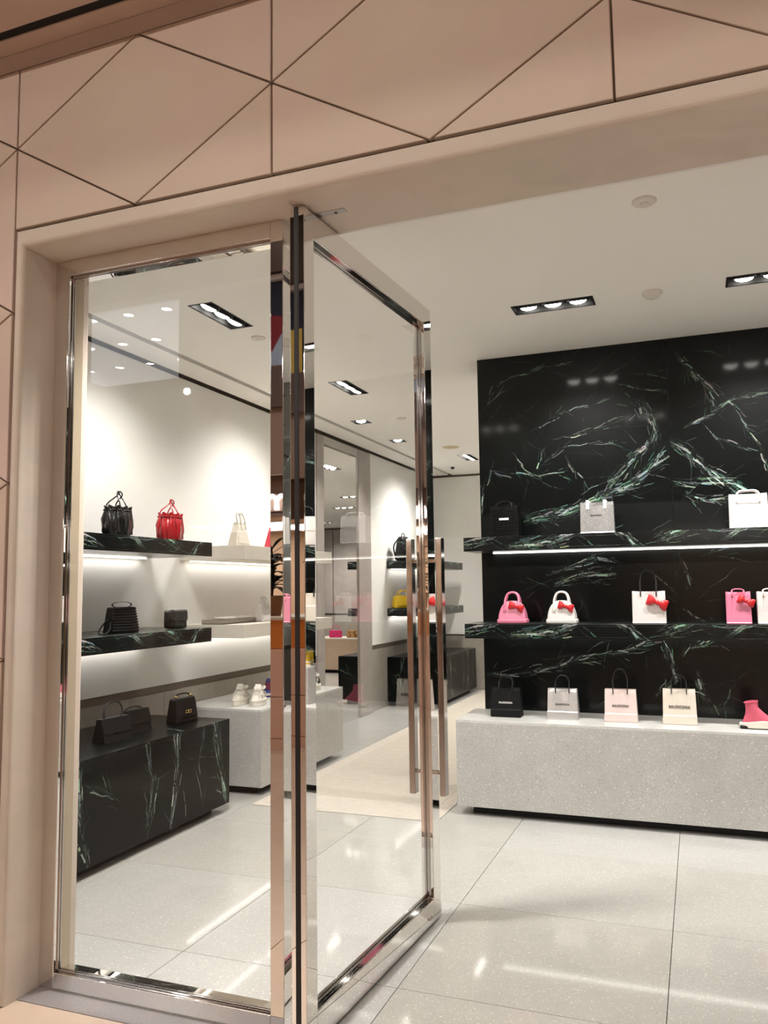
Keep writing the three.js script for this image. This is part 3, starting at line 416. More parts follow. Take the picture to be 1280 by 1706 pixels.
tote('cream shopping tote with black lettering on the terrazzo bench beside the pink sock sneaker', -0.148, UP, -5.79, 0.212, 0.225, 0.11, L.cream, L.ink, 0.13, 0.09, 'totes on the terrazzo bench');
// upper shelf
{
  const t = thing('crocodile_tote', 'black embossed leather tote with a small white label on the upper marble shelf', 'bag', [-1.285, TOP + 0.0005, -5.84]); gussetBag(t, 0.21, 0.222, 0.12, L.soot, { top: 0.8, crease: 0.04 });
  for (let r = 0; r < 7; r++) for (let c = 0; c < 7; c++) part(t, 'scale', box(-0.096 + c * 0.0277, -0.0715 + c * 0.0277, 0.012 + r * 0.029, 0.037 + r * 0.029, 0.0585 - r * 0.0016, 0.0615 - r * 0.0016, 0.0014), L.soot);
  part(t, 'label', box(-0.035, 0.035, 0.122, 0.138, 0.052, 0.0575, 0.001), L.whiteInk, 'white label'); for (const s of [1, -1]) part(t, 'handle', tube([[-0.055, 0.2, s * 0.046], [-0.055, 0.235, s * 0.04], [-0.03, 0.255, s * 0.03], [0.03, 0.255, s * 0.03], [0.055, 0.235, s * 0.04], [0.055, 0.2, s * 0.046]], 0.005, 24, 8), L.black);
  const a = thing('glitter_tote', 'square silver glitter tote with two short tabs on the upper marble shelf', 'bag', [-0.628, TOP + 0.0005, -5.8], 0.03); gussetBag(a, 0.228, 0.215, 0.1, L.glitter, { top: 0.86, crease: 0.04, narrow: 0.006 }); for (const x of [-0.062, 0.054]) part(a, 'tab', box(x - 0.011, x + 0.011, 0.17, 0.233, 0.041, 0.046, 0.002), L.whiteInk); for (const x of [-0.062, 0.054]) part(a, 'tab', box(x - 0.011, x + 0.011, 0.19, 0.233, -0.046, -0.041, 0.002), L.whiteInk); lettering(a, WORD, 0.076, -0.005, 0.122, 0.0465, L.ink, -0.03);
  const b = thing('white_tote', 'plain white leather tote with folded flat handles on the upper marble shelf', 'bag', [0.33, TOP + 0.0005, -5.8]); gussetBag(b, 0.235, 0.222, 0.1, L.white, { top: 0.8, crease: 0.04, narrow: 0.008 }); for (const s of [1, -1]) part(b, 'handle', tube([[-0.068, 0.17, s * 0.044], [-0.066, 0.222, s * 0.043], [-0.05, 0.243, s * 0.03], [0, 0.247, s * 0.024], [0.05, 0.243, s * 0.03], [0.066, 0.222, s * 0.043], [0.068, 0.17, s * 0.044]], 0.0065, 30, 8), L.white); part(b, 'stitch_line', [box(-0.068, 0.068, 0.168, 0.17, 0.0445, 0.0465)], L.offWhite);
  const c = thing('bucket_bag', 'white bucket bag with a ring handle, reflected in the steel door frame', 'bag', [0.86, TOP + 0.0005, -5.85]); part(c, 'body', new THREE.LatheGeometry([[0, 0], [0.1, 0], [0.108, 0.01], [0.112, 0.16], [0.104, 0.24], [0.098, 0.24], [0.1, 0.15], [0, 0.14]].map((v) => new THREE.Vector2(...v)), 40), L.white); const ring = new THREE.TorusGeometry(0.062, 0.007, 10, 32); ring.translate(0, 0.262, 0.04); part(c, 'ring_handle', ring, L.black); part(c, 'band', new THREE.TorusGeometry(0.1115, 0.003, 8, 40).rotateX(Math.PI / 2).translate(0, 0.125, 0), L.offWhite);
  const e = thing('hand_tote', 'light grey tote with black handles on the middle marble shelf, reflected in the door frame', 'bag', [0.86, MID + 0.0005, -5.85]); gussetBag(e, 0.26, 0.23, 0.13, L.offWhite, { top: 0.8, crease: 0.55 }); cordHandles(e, 0.26, 0.23, 0.104, 0.12, 0.07, L.cord, 0.006);
}
// middle shelf: two domed bags and three totes, each with a red bow
function domeBag(label, x, m) {
  const t = thing('dome_handbag', label, 'bag', [x, MID + 0.0005, -5.8], 0, 'handbags with a red bow'), w = 0.208, h = 0.158, d = 0.11, pts = [];
  for (let i = 0; i <= 24; i++) { const a = Math.PI * i / 24, ca = Math.cos(a), sa = Math.sin(a); pts.push([(w / 2) * 0.94 * Math.sign(ca) * Math.pow(Math.abs(ca), 0.62) * (1 - 0.2 * sa), 0.03 + (h - 0.03) * Math.pow(sa, 0.72)]); }
  const g = extrude([[w / 2 * 0.94, 0.004], ...pts, [-w / 2 * 0.94, 0.004]], d - 0.02, 0.012, 4, [], 4); g.translate(0, 0, -(d - 0.02) / 2); warp(g, (v) => { v.z *= 1 - 0.38 * Math.pow(Math.max(0, v.y) / h, 1.3); }); part(t, 'body', g, m);
  part(t, 'base_band', box(-w / 2 - 0.002, w / 2 + 0.002, 0, 0.034, -d / 2 - 0.002, d / 2 + 0.002, 0.012, 3), m); part(t, 'zipper', tube([[-0.07, 0.128, 0], [-0.045, 0.152, 0], [0, 0.159, 0], [0.045, 0.152, 0], [0.07, 0.128, 0]], 0.003, 20, 6), L.steel);
  for (const s of [1, -1]) { part(t, 'handle', tube([[-0.047, 0.095, s * 0.05], [-0.049, 0.13, s * 0.043], [-0.047, 0.175, s * 0.022], [-0.03, 0.21, s * 0.014], [0, 0.22, s * 0.012], [0.03, 0.21, s * 0.014], [0.047, 0.175, s * 0.022], [0.049, 0.13, s * 0.043], [0.047, 0.095, s * 0.05]], 0.0075, 36, 9), m); if (s > 0) for (const q of [-1, 1]) part(t, 'handle_tab', box(q * 0.047 - 0.011, q * 0.047 + 0.011, 0.084, 0.112, 0.047, 0.056, 0.004, 2), m); }
  part(t, 'tag_strap', box(0.083, 0.095, 0.045, 0.12, 0.03, 0.035, 0.0025).rotateZ(0.12), m); bow(t, 0.034, 0.118, 0.055, 1.02, -0.3); return t;
}
domeBag('pink domed handbag with a red bow on the middle marble shelf', -1.24, L.pink);
domeBag('white domed handbag with a red bow on the middle marble shelf', -0.893, L.white);
function bowTote(label, x, w, h, m, rise, bx, by, bs, corner) {
  const t = thing('bow_tote', label, 'bag', [x, MID + 0.0005, -5.8], 0, 'handbags with a red bow'); gussetBag(t, w, h, 0.1, m, { top: 0.74, crease: 0.05, narrow: 0.004 }); cordHandles(t, w, h, 0.076, rise, w * 0.235, rise > 0.05 ? L.cord : m, 0.0042); part(t, 'side_fold', box(-w / 2 + 0.004, -w / 2 + 0.038, 0.004, h - 0.008, 0.036, 0.046, 0.004, 2).rotateX(-0.03), m);
  part(t, 'drawcord', [tube([[-w * 0.235, h - 0.006, 0.041], [-w * 0.235, h - 0.036, 0.046]], 0.0028, 6, 6), tube([[w * 0.235, h - 0.006, 0.041], [w * 0.235, h - 0.036, 0.046]], 0.0028, 6, 6)], L.cord); bow(t, bx, by, 0.057, bs, -0.36); return t;
}
bowTote('white tote with a red bow and tall black handles on the middle marble shelf', -0.312, 0.214, 0.216, L.white, 0.15, 0.055, 0.142, 1.3);
bowTote('narrow pink tote with a red bow on the middle marble shelf', 0.24, 0.15, 0.206, L.pink, 0.02, 0.045, 0.148, 1.0);
bowTote('white tote beside the narrow pink one on the middle shelf, cut by the photo edge', 0.425, 0.15, 0.206, L.white, 0.02, 0.045, 0.148, 1.0);

// left wall, upper black shelf: gathered bucket bags
function drawstring(label, z, m, x = -3.52, turn = Math.PI / 2) {
  const t = thing('drawstring_bag', label, 'bag', [x, 1.9025, z], turn, 'drawstring bags on the upper black shelf'), rings = [], R = rng(Math.round(-z * 100)), ph = R() * 6, N = 64;
  const prof = [[0, 0.09], [0.005, 0.098], [0.035, 0.112], [0.075, 0.12], [0.115, 0.119], [0.145, 0.11], [0.168, 0.096], [0.182, 0.094], [0.198, 0.1], [0.202, 0.099], [0.198, 0.092], [0.17, 0.08], [0.13, 0.08]];
  prof.forEach(([y, r], i) => { const row = []; for (let j = 0; j < N; j++) { const a = j / N * 6.2832, k = Math.min(1, y / 0.2), wav = (0.002 + 0.01 * k) * Math.sin(a * 9 + ph) + 0.004 * k * Math.sin(a * 17 + 1) + 0.003 * Math.sin(a * 3 + y * 60 + ph) + 0.0035 * Math.sin(a * 5 - y * 90) * (i < 8 ? 1 : 0), q = r + (i < 11 ? wav : 0); row.push([Math.cos(a) * q, y + (i > 7 && i < 10 ? 0.006 * Math.sin(a * 9 + ph) : 0), Math.sin(a) * q * 0.66]); } rings.push(row.reverse()); });
  part(t, 'body', loft(rings), m); const cin = []; for (let j = 0; j < 40; j++) { const a = j / 40 * 6.2832, q = 0.101 + 0.01 * Math.sin(a * 9 + ph); cin.push([Math.cos(a) * q, 0.176, Math.sin(a) * q * 0.68]); } part(t, 'drawstring', tube(cin, 0.0035, 80, 6, true), m);
  for (let k = 0; k < 6; k++) { const a = 0.5 + k * 0.42, pts = []; for (let i = 0; i <= 6; i++) { const y = 0.02 + i * 0.024, q = 0.113 + 0.004 * Math.sin(i + k); pts.push([Math.cos(a + 0.1 * (i - 3) * (k % 2 ? 1 : -1) * 0.6) * q, y, Math.sin(a + 0.1 * (i - 3) * (k % 2 ? 1 : -1) * 0.6) * q * 0.68]); } part(t, 'quilt_ridge', tube(pts, 0.003, 14, 6), m); }
  for (const s of [1, -1]) part(t, 'handle', tube([[-0.042, 0.17, s * 0.062], [-0.04, 0.22, s * 0.05], [-0.022 * s, 0.285, 0.015 * s], [0.012, 0.306, -0.004 * s], [0.034, 0.285, -0.01 * s], [0.03, 0.235, s * 0.03], [0.038, 0.17, s * 0.06]], 0.0048, 36, 8), m);
  part(t, 'bottom', box(-0.082, 0.082, 0, 0.01, -0.05, 0.05, 0.004), m); return t;
}
drawstring('black quilted drawstring bag on the upper black shelf', -4.33, L.patent);
drawstring('red quilted drawstring bag standing right of the black one on the upper black shelf', -4.9, L.redPatent);
drawstring('red bag mostly hidden by the window frame at the left end of the upper shelf', -3.86, L.redPatent);
function narrowTop(name, label, z, y, w, h, m, group, rise, single) {
  const t = thing(name, label, 'bag', [-3.5, y, z], Math.PI / 2 - 0.1, group), g = box(-w / 2, w / 2, 0, h, -0.05, 0.05, 0.012, 4); warp(g, (v) => { const k = v.y / h; v.x *= 1 - 0.48 * k; v.z *= 1 - 0.62 * k; }); part(t, 'body', g, m);
  for (const s of single ? [1] : [1, -1]) part(t, 'handle', single ? tube([[-w * 0.2, h - 0.02, 0.02], [-w * 0.16, h + rise * 0.7, 0.005], [0, h + rise, 0], [w * 0.16, h + rise * 0.7, 0.005], [w * 0.2, h - 0.02, 0.02]], 0.005, 30, 8) : tube([[s * w * 0.12 - 0.03, h * 0.72, 0.035], [s * w * 0.12 - 0.026, h + rise * 0.6, 0.01], [s * w * 0.12, h + rise, 0], [s * w * 0.12 + 0.022, h + rise * 0.6, 0.01], [s * w * 0.12 + 0.028, h * 0.72, 0.035]], 0.006, 30, 8), m);
  part(t, 'front_panel', warp(box(-w * 0.36, w * 0.36, h * 0.12, h * 0.42, 0.046, 0.054, 0.004, 2), (v) => { v.z -= v.y / h * 0.028; v.x *= 1 - 0.3 * v.y / h; }), m); part(t, 'lacing', [0.3, 0.42, 0.54].map((k) => tube([[-w * 0.34 * (1 - k * 0.3), h * k, 0.04 - k * 0.024], [-w * 0.25, h * (k + 0.05), 0.043 - k * 0.024], [-w * 0.15, h * k, 0.044 - k * 0.024]], 0.0035, 8, 6)), m); return t;
}
narrowTop('tapered_tote', 'white tapered tote with two tall loop handles on the upper white shelf', -5.82, 1.9055, 0.2, 0.2, L.offWhite, 'tapered totes on the white shelves', 0.08);
narrowTop('tapered_tote', 'hot pink tapered tote with one thin handle on the upper white shelf', -6.42, 1.9055, 0.21, 0.2, leather('#e0304f', 0.4, 0.4), 'tapered totes on the white shelves', 0.085, true);
narrowTop('tapered_tote', 'white tapered tote at the back of the lower white shelf behind the tray', -6.22, 1.2835, 0.17, 0.15, L.white, 'tapered totes on the white shelves', 0.06);
narrowTop('tapered_tote', 'magenta tote at the far end of the lower white shelf by the window post', -6.6, 1.2835, 0.16, 0.2, L.hotPink, 'tapered totes on the white shelves', 0.06, true);
{ // flat tray of small leather goods
  const t = thing('display_tray', 'long low taupe tray of small leather goods on the lower white shelf', 'tray', [-3.62, 1.2835, -5.92], Math.PI / 2), taupe = mat({ color: '#a0968c', metalness: 0.3, roughness: 0.35 });
  part(t, 'tray_base', box(-0.32, 0.32, 0, 0.008, -0.09, 0.09, 0.002), taupe); part(t, 'rim', [box(-0.32, 0.32, 0, 0.036, 0.082, 0.09, 0.002), box(-0.32, 0.32, 0, 0.036, -0.09, -0.082, 0.002), box(-0.32, -0.312, 0, 0.036, -0.082, 0.082, 0.002), box(0.312, 0.32, 0, 0.036, -0.082, 0.082, 0.002)], taupe);
  for (let i = 0; i < 6; i++) { const w = thing('card_holder', 'small white card holder lying at a slant in the taupe tray', 'wallet', [-3.6, 1.311, -5.73 - i * 0.075], Math.PI / 2, 'card holders in the taupe tray'); part(w, 'body', box(-0.026, 0.026, 0, 0.007, -0.055, 0.055, 0.003, 2).rotateX(0.1).translate(0, 0.014, 0), L.white); part(w, 'flap', box(-0.026, 0.026, 0.005, 0.009, 0, 0.055, 0.002).rotateX(0.1).translate(0, 0.0145, 0), L.offWhite); }
}
{ // lower black shelf
  const t = thing('ribbed_bag', 'black ribbed top handle bag with its strap trailing on the lower black shelf', 'bag', [-3.5, 1.2855, -4.36], Math.PI / 2 - 0.25), h = 0.168;
  const g = box(-0.105, 0.105, 0, h, -0.055, 0.055, 0.012, 4); warp(g, (v) => { const k = v.y / h; v.x *= 1 - 0.16 * k; v.z *= 1 - 0.42 * k; }); part(t, 'body', g, L.blackMatte);
  for (let i = 0; i < 9; i++) { const y = 0.012 + i * 0.0175, k = y / h, w = 0.104 * (1 - 0.16 * k); part(t, 'rib', box(-w, w, y, y + 0.0125, 0.05 - 0.024 * k, 0.0615 - 0.024 * k, 0.005, 2), L.black); }
  const ring = new THREE.TorusGeometry(0.074, 0.0055, 10, 40); ring.scale(1, 0.26, 1); ring.translate(0.004, h + 0.014, 0); part(t, 'handle', ring, L.black);
  part(t, 'strap', [tube([[-0.1, 0.09, 0.0], [-0.15, 0.06, 0.02], [-0.2, 0.025, 0.05], [-0.215, 0.006, 0.07], [-0.18, 0.005, 0.085], [-0.13, 0.03, 0.06], [-0.1, 0.075, 0.03]], 0.0055, 48, 7)], L.black);
  const b = thing('small_box_bag', 'small black box bag with a flap on the lower black shelf', 'bag', [-3.5, 1.2855, -4.95], Math.PI / 2), bg = box(-0.088, 0.088, 0, 0.132, -0.045, 0.045, 0.022, 5); warp(bg, (v) => { v.z += 0.003 * Math.sin(v.x * 90 + v.y * 40); v.x *= 1 - 0.05 * v.y / 0.132; v.y += 0.002 * Math.sin(v.x * 60); if (v.y < 0) v.y = 0; }); part(b, 'body', bg, L.patent); const fl = box(-0.089, 0.089, 0.046, 0.136, 0.0, 0.0505, 0.02, 5); warp(fl, (v) => { v.z += 0.003 * Math.sin(v.x * 70 + v.y * 30); }); part(b, 'flap', fl, L.patent); part(b, 'clasp', box(-0.02, 0.02, 0.052, 0.066, 0.047, 0.055, 0.004, 2), L.dark);
}
{ // black bench: flap bags
  const side = (bw, h, tw) => [[-bw / 2, 0], [bw / 2, 0], [tw / 2, h], [-tw / 2, h]];
  const flapBag = (name, label, x, z, w, h, m, turn) => { const t = thing(name, label, 'bag', [x, 0.6405, z], turn, 'flap bags on the black bench'), g = extrude(side(0.115, h, 0.04), w - 0.012, 0.006, 3); g.rotateY(Math.PI / 2); g.translate(-(w - 0.012) / 2, 0, 0); warp(g, (v) => { v.y = Math.max(0, v.y); }); part(t, 'body', g, m); const f = extrude([[-0.024, h + 0.004], [0.022, h + 0.005], [0.051, h * 0.38], [0.047, h * 0.37], [0.018, h - 0.002], [-0.024, h - 0.001]], w - 0.004, 0.0022, 2); f.rotateY(-Math.PI / 2); f.scale(1, 1, 1); f.translate((w - 0.004) / 2, 0, 0); part(t, 'flap', f, m); return t; };
  const a = flapBag('flap_bag', 'black trapezoid flap bag with a tall arched handle on the black bench', -3.42, -4.2, 0.23, 0.135, L.black, Math.PI / 2 - 0.12); part(a, 'handle', tube([[-0.07, 0.13, 0], [-0.072, 0.19, 0], [-0.045, 0.225, 0], [0, 0.236, 0], [0.045, 0.225, 0], [0.072, 0.19, 0], [0.07, 0.13, 0]], 0.0065, 40, 9), mat({ color: '#2a2524', roughness: 0.5 })); part(a, 'clasp', box(-0.02, 0.02, 0.045, 0.06, 0.05, 0.056, 0.003, 2), L.black);
  const b = flapBag('flap_bag', 'smaller black flap bag without a handle next to the arched handle bag', -3.5, -4.52, 0.2, 0.135, L.blackMatte, Math.PI / 2 - 0.1); part(b, 'chain_loop', [tube([[-0.09, 0.13, -0.02], [-0.05, 0.15, -0.024], [0.05, 0.15, -0.024], [0.09, 0.13, -0.02]], 0.004, 20, 6)], L.black);
  const c = thing('top_handle_bag', 'glossy black structured bag with a gold clasp at the end of the black bench', 'bag', [-3.42, 0.6405, -4.93], Math.PI / 2 - 0.1, 'flap bags on the black bench'), g = box(-0.112, 0.112, 0, 0.165, -0.055, 0.055, 0.012, 4); warp(g, (v) => { const k = v.y / 0.165; v.z *= 1 - 0.45 * k; v.x *= 1 - 0.1 * k; }); part(c, 'body', g, L.black); const fl = box(-0.108, 0.108, 0.03, 0.169, 0.0, 0.062, 0.012, 4); warp(fl, (v) => { const k = v.y / 0.165; v.z *= 1 - 0.45 * k; v.x *= 1 - 0.1 * k; }); part(c, 'flap', fl, L.black);
  part(c, 'clasp', [box(-0.03, 0.03, 0.062, 0.067, 0.05, 0.058, 0.002), box(-0.03, 0.03, 0.08, 0.085, 0.048, 0.056, 0.002), box(-0.03, -0.025, 0.062, 0.085, 0.05, 0.057, 0.001), box(0.025, 0.03, 0.062, 0.085, 0.05, 0.057, 0.001), box(-0.006, 0.006, 0.062, 0.085, 0.05, 0.058, 0.002)], L.gold, 'gold clasp');
  const h = part(c, 'handle', tube([[-0.075, 0.165, 0], [-0.06, 0.187, 0], [0, 0.194, 0], [0.06, 0.187, 0], [0.11, 0.15, 0.01], [0.125, 0.09, 0.015], [0.112, 0.05, 0.015]], 0.0055, 40, 8), L.black); for (const x of [-0.075, 0.075]) part(h, 'ring', new THREE.SphereGeometry(0.011, 12, 8).translate(x, 0.176, 0.006), L.gold, 'gold ring');
}
// shoes: toe along +x
function outline(l, w, k) { const n = 28, row = []; for (let j = 0; j < n; j++) { const a = j / n * 6.2832, c = Math.cos(a), s = Math.sin(a), u = (c + 1) / 2; const hw = w * (0.78 + 0.3 * Math.sin(Math.min(1, u * 1.15) * 2.6)) * 0.5; row.push([c * l / 2 * k, Math.sign(s) * Math.pow(Math.abs(s), 0.8) * hw * k + 0.006 * Math.sin(u * 3)]); } return row; }
function sneaker(label, x, y, z, turn, main, sole, accent, group, name = 'chunky_sneaker', s = 1) {
  const t = thing(name, label, 'shoe', [x, y, z], turn, group), l = 0.3 * s;
  const layer = (k, h0, h1, m, n = 'sole') => part(t, n, metres(extrude(outline(l, 0.115 * s, k).map(([a, b]) => [a, b]), (h1 - h0) * s - 0.006, 0.003, 2).rotateX(-Math.PI / 2).translate(0, h0 * s + 0.003, 0)), m);
  layer(1, 0, 0.014, sole, 'outsole'); layer(0.985, 0.014, 0.03, main, 'midsole'); layer(1.0, 0.03, 0.046, sole, 'midsole');
  const rings = []; for (let i = 0; i <= 12; i++) { const u = i / 12, X = -l / 2 + 0.012 + u * (l - 0.022), hw = 0.05 * s * Math.pow(Math.sin(Math.PI * (0.1 + 0.82 * u)), 0.5) * (u < 0.35 ? 0.86 : 1), top = (u < 0.42 ? 0.118 + 0.012 * Math.cos(u * 14) : 0.118 - (u - 0.42) * 0.098 - 0.02 * Math.pow(Math.max(0, u - 0.85) / 0.15, 2)) * s, row = []; for (let j = 0; j < 16; j++) { const a = j / 16 * 6.2832, c = Math.cos(a), sn = Math.sin(a); row.push([X, 0.042 * s + (sn > 0 ? (top - 0.042 * s) * Math.pow(sn, 0.75) : -0.004), (sn > 0 ? Math.sign(c) * Math.pow(Math.abs(c), 0.75) : c) * hw * (sn > 0 ? 1 - 0.25 * sn : 1)]); } rings.push(row); }
  part(t, 'upper', loft(rings), main);
  part(t, 'collar', tube([[-0.13, 0.122, 0], [-0.1, 0.126, 0.034], [-0.04, 0.118, 0.036], [0.0, 0.124, 0.018], [0.0, 0.124, -0.018], [-0.04, 0.118, -0.036], [-0.1, 0.126, -0.034]].map((p) => p.map((v) => v * s)), 0.009 * s, 40, 8, true), main); part(t, 'lining', new THREE.SphereGeometry(0.034 * s, 16, 8).scale(1.75, 0.2, 0.85).translate(-0.065 * s, 0.118 * s, 0), L.dark);
  part(t, 'tongue', warp(box(-0.03, 0.03, 0, 0.009, -0.024, 0.024, 0.004, 2), () => {}).rotateZ(-0.85).translate(0.005, 0.13, 0).scale(s, s, s), main);
  for (let i = 0; i < 5; i++) { const X = (0.018 + i * 0.02) * s, Y = (0.119 - i * 0.0085) * s; part(t, 'lace', tube([[X - 0.004, Y - 0.012 * s, 0.033 * s], [X, Y + 0.004 * s, 0.015 * s], [X + 0.004, Y + 0.004 * s, -0.015 * s], [X, Y - 0.012 * s, -0.033 * s]], 0.0035 * s, 12, 6), accent); }
  for (const q of [1, -1]) for (let i = 0; i < 3; i++) part(t, 'overlay', tube([[(-0.11 + i * 0.07) * s, 0.05 * s, q * 0.047 * s], [(-0.085 + i * 0.065) * s, 0.075 * s, q * 0.046 * s], [(-0.06 + i * 0.06) * s, (0.1 - i * 0.012) * s, q * 0.037 * s]], 0.005 * s, 14, 7), accent);
  return t;
}
const shoeWhite = mat({ color: '#dcd6ca', roughness: 0.7 }), shoeSole = mat({ color: '#d8d2c4', roughness: 0.6 }), shoeGrey = mat({ color: '#cfc9bd', roughness: 0.7 });
sneaker('chunky off white sneaker at the front corner of the terrazzo bench, left of the pair', -3.5, 0.6405, -5.84, -1.3, shoeWhite, shoeSole, shoeGrey, 'chunky sneakers on the left terrazzo bench');
sneaker('chunky off white sneaker at the front corner of the terrazzo bench, right of the pair', -3.34, 0.6405, -5.85, -1.25, shoeWhite, shoeSole, shoeGrey, 'chunky sneakers on the left terrazzo bench');
sneaker('blue and red chunky sneaker behind the off white pair, mostly hidden by the window post', -3.46, 0.6405, -6.25, -1.3, mat({ color: '#2b2f74', roughness: 0.6 }), shoeSole, mat({ color: '#a3262a', roughness: 0.6 }), 'chunky sneakers on the left terrazzo bench');
sneaker('dark red chunky sneaker behind the off white pair beside the blue one', -3.29, 0.6405, -6.22, -1.3, mat({ color: '#8e2026', roughness: 0.6 }), shoeSole, shoeWhite, 'chunky sneakers on the left terrazzo bench');
sneaker('black and white chunky sneaker at the far end of the left terrazzo bench', -3.33, 0.6405, -6.85, -1.2, shoeWhite, shoeSole, mat({ color: '#151414', roughness: 0.6 }), 'chunky sneakers on the left terrazzo bench');
function sockSneaker(label, x, y, z, turn) {
  const t = thing('sock_sneaker', label, 'shoe', [x, y, z], turn), l = 0.27, knit = mat({ color: '#c9596e', roughness: 0.9, bumpMap: grainBump, bumpScale: 0.001 });
  const rings = []; for (let i = 0; i <= 14; i++) { const u = i / 14, yy = 0.03 + u * 0.135, toe = 0.13 - Math.pow(Math.min(1, u * 1.3), 0.62) * 0.155, heel = -0.128 + 0.022 * Math.sin(u * 2.6) + u * 0.012, cx = (toe + heel) / 2, hl = (toe - heel) / 2, hw = 0.047 - 0.008 * u, row = []; for (let j = 0; j < 26; j++) { const a = j / 26 * 6.2832; row.push([cx + Math.cos(a) * hl, yy + (i === 14 ? 0.006 * Math.cos(a) : 0), Math.sin(a) * hw]); } rings.push(row.reverse()); }
  const top = rings.at(-1); rings.push(top.map(([a, b, c]) => [a * 0.93 - 0.003, b, c * 0.9]), top.map(([a, b, c]) => [a * 0.9 - 0.004, b - 0.05, c * 0.85])); part(t, 'knit_upper', loft(rings), knit);
  const sole = extrude(outline(l + 0.01, 0.108, 1), 0.026, 0.005, 3).rotateX(-Math.PI / 2).translate(0, 0.01, 0); warp(sole, (v) => { if (v.y > 0.02) v.y += 0.008 * Math.cos(v.x * 22) + 0.004; if (v.y < 0.012) v.y += 0.012 * Math.pow(Math.max(0, v.x / 0.135), 3); }); part(t, 'sole', sole, shoeWhite); const out = extrude(outline(l * 0.97, 0.1, 1), 0.006, 0.002, 2).rotateX(-Math.PI / 2).translate(0, 0.002, 0); part(t, 'outsole', out, L.dark); part(t, 'heel_wedge', box(-0.138, -0.09, 0.003, 0.02, -0.035, 0.035, 0.006, 2), L.dark); part(t, 'rib_cuff', tube(top.filter((_, i) => i % 2 === 0), 0.0032, 60, 6, true), knit); return t;
}
sockSneaker('pink knitted sock sneaker with a white sole at the right end of the terrazzo bench', 0.345, UP + 0.0005, -5.74, 0.12);
{ // plinth with yellow shoes further along the marble wall, seen reflected in the steel of the door
  const p = thing('display_plinth', 'small grey plinth on the terrazzo bench, reflected in the door frame', 'plinth', [0.98, UP + 0.0005, -5.86]); part(p, 'block', box(-0.2, 0.2, 0, 0.28, -0.17, 0.17, 0.002), M.bench); part(p, 'top_slab', box(-0.2, 0.2, 0.28, 0.295, -0.17, 0.17, 0.002), M.benchTop);
  for (const k of [0, 1]) { const s = sneaker(k ? 'yellow low shoe on the plinth, farther from the door' : 'yellow low shoe on the plinth, nearer the door', 0.93 + k * 0.06, 0.9365, -5.8 - k * 0.13, 0.2, L.yellow, shoeWhite, L.dark, 'yellow shoes on the plinth', 'low_shoe', 0.8); }
}
{ // far shelves
  const t = thing('backpack', 'black backpack with a loop on the far upper black shelf', 'bag', [-3.72, 1.9205, -10.45], Math.PI / 2 - 0.3), g = box(-0.13, 0.13, 0, 0.33, -0.08, 0.08, 0.05, 5); warp(g, (v) => { const k = v.y / 0.33; v.x *= 1 - 0.35 * k * k; v.z *= 1 - 0.45 * k; }); part(t, 'body', g, L.black); const pk = box(-0.09, 0.09, 0.03, 0.16, 0.05, 0.085, 0.02, 4); part(t, 'pocket', pk, L.blackMatte); part(t, 'loop', tube([[-0.03, 0.32, 0], [-0.03, 0.36, 0], [0, 0.375, 0], [0.03, 0.36, 0], [0.03, 0.32, 0]], 0.006, 20, 7), L.black); for (const s of [1, -1]) part(t, 'strap', tube([[s * 0.06, 0.3, -0.04], [s * 0.08, 0.2, -0.1], [s * 0.08, 0.05, -0.075]], 0.01, 20, 7), L.blackMatte); part(t, 'buckle', box(-0.02, 0.02, 0.2, 0.225, 0.058, 0.068, 0.003), M.brushed);
  const y = thing('city_handbag', 'yellow handbag with two rolled handles on the far lower black shelf', 'bag', [-3.72, 1.2835, -10.42], Math.PI / 2 - 0.8), yg = box(-0.16, 0.16, 0, 0.17, -0.075, 0.075, 0.03, 5); warp(yg, (v) => { const k = v.y / 0.17; v.x *= 1 - 0.18 * k; v.z *= 1 - 0.4 * k; }); part(y, 'body', yg, L.yellow); part(y, 'front_pocket', box(-0.11, 0.11, 0.03, 0.085, 0.06, 0.08, 0.01, 3), L.yellow); for (const s of [1, -1]) part(y, 'handle', tube([[-0.07, 0.13, s * 0.05], [-0.07, 0.2, s * 0.04], [-0.03, 0.235, s * 0.03], [0.03, 0.235, s * 0.03], [0.07, 0.2, s * 0.04], [0.07, 0.13, s * 0.05]], 0.008, 30, 8), L.yellow); part(y, 'mirror_tag', new THREE.CylinderGeometry(0.028, 0.028, 0.005, 20).rotateX(1.57).translate(0.03, 0.19, 0.06), L.offWhite); for (const x of [-0.12, 0.12]) part(y, 'stud', new THREE.SphereGeometry(0.01, 10, 8).translate(x, 0.04, 0.066), L.gold);
  const b = thing('slouch_bag', 'large black slouchy bag standing on the far black bench', 'bag', [-3.42, 0.6405, -10.75], Math.PI / 2 - 0.4), bg = box(-0.2, 0.2, 0, 0.3, -0.1, 0.1, 0.05, 5); warp(bg, (v) => { const k = v.y / 0.3; v.x *= 1 - 0.3 * k; v.z *= 1 - 0.6 * k; v.x += 0.01 * Math.sin(v.y * 30); }); part(b, 'body', bg, L.black); part(b, 'handle', tube([[-0.1, 0.28, 0.02], [-0.08, 0.36, 0], [0, 0.39, 0], [0.08, 0.36, 0], [0.1, 0.28, 0.02]], 0.008, 30, 8), L.black); for (const s of [-0.12, 0.12]) part(b, 'buckle', box(s - 0.014, s + 0.014, 0.18, 0.21, 0.05, 0.064, 0.003), M.brushed); part(b, 'belt', box(-0.16, 0.16, 0.185, 0.205, 0.045, 0.058, 0.004), L.blackMatte);
}
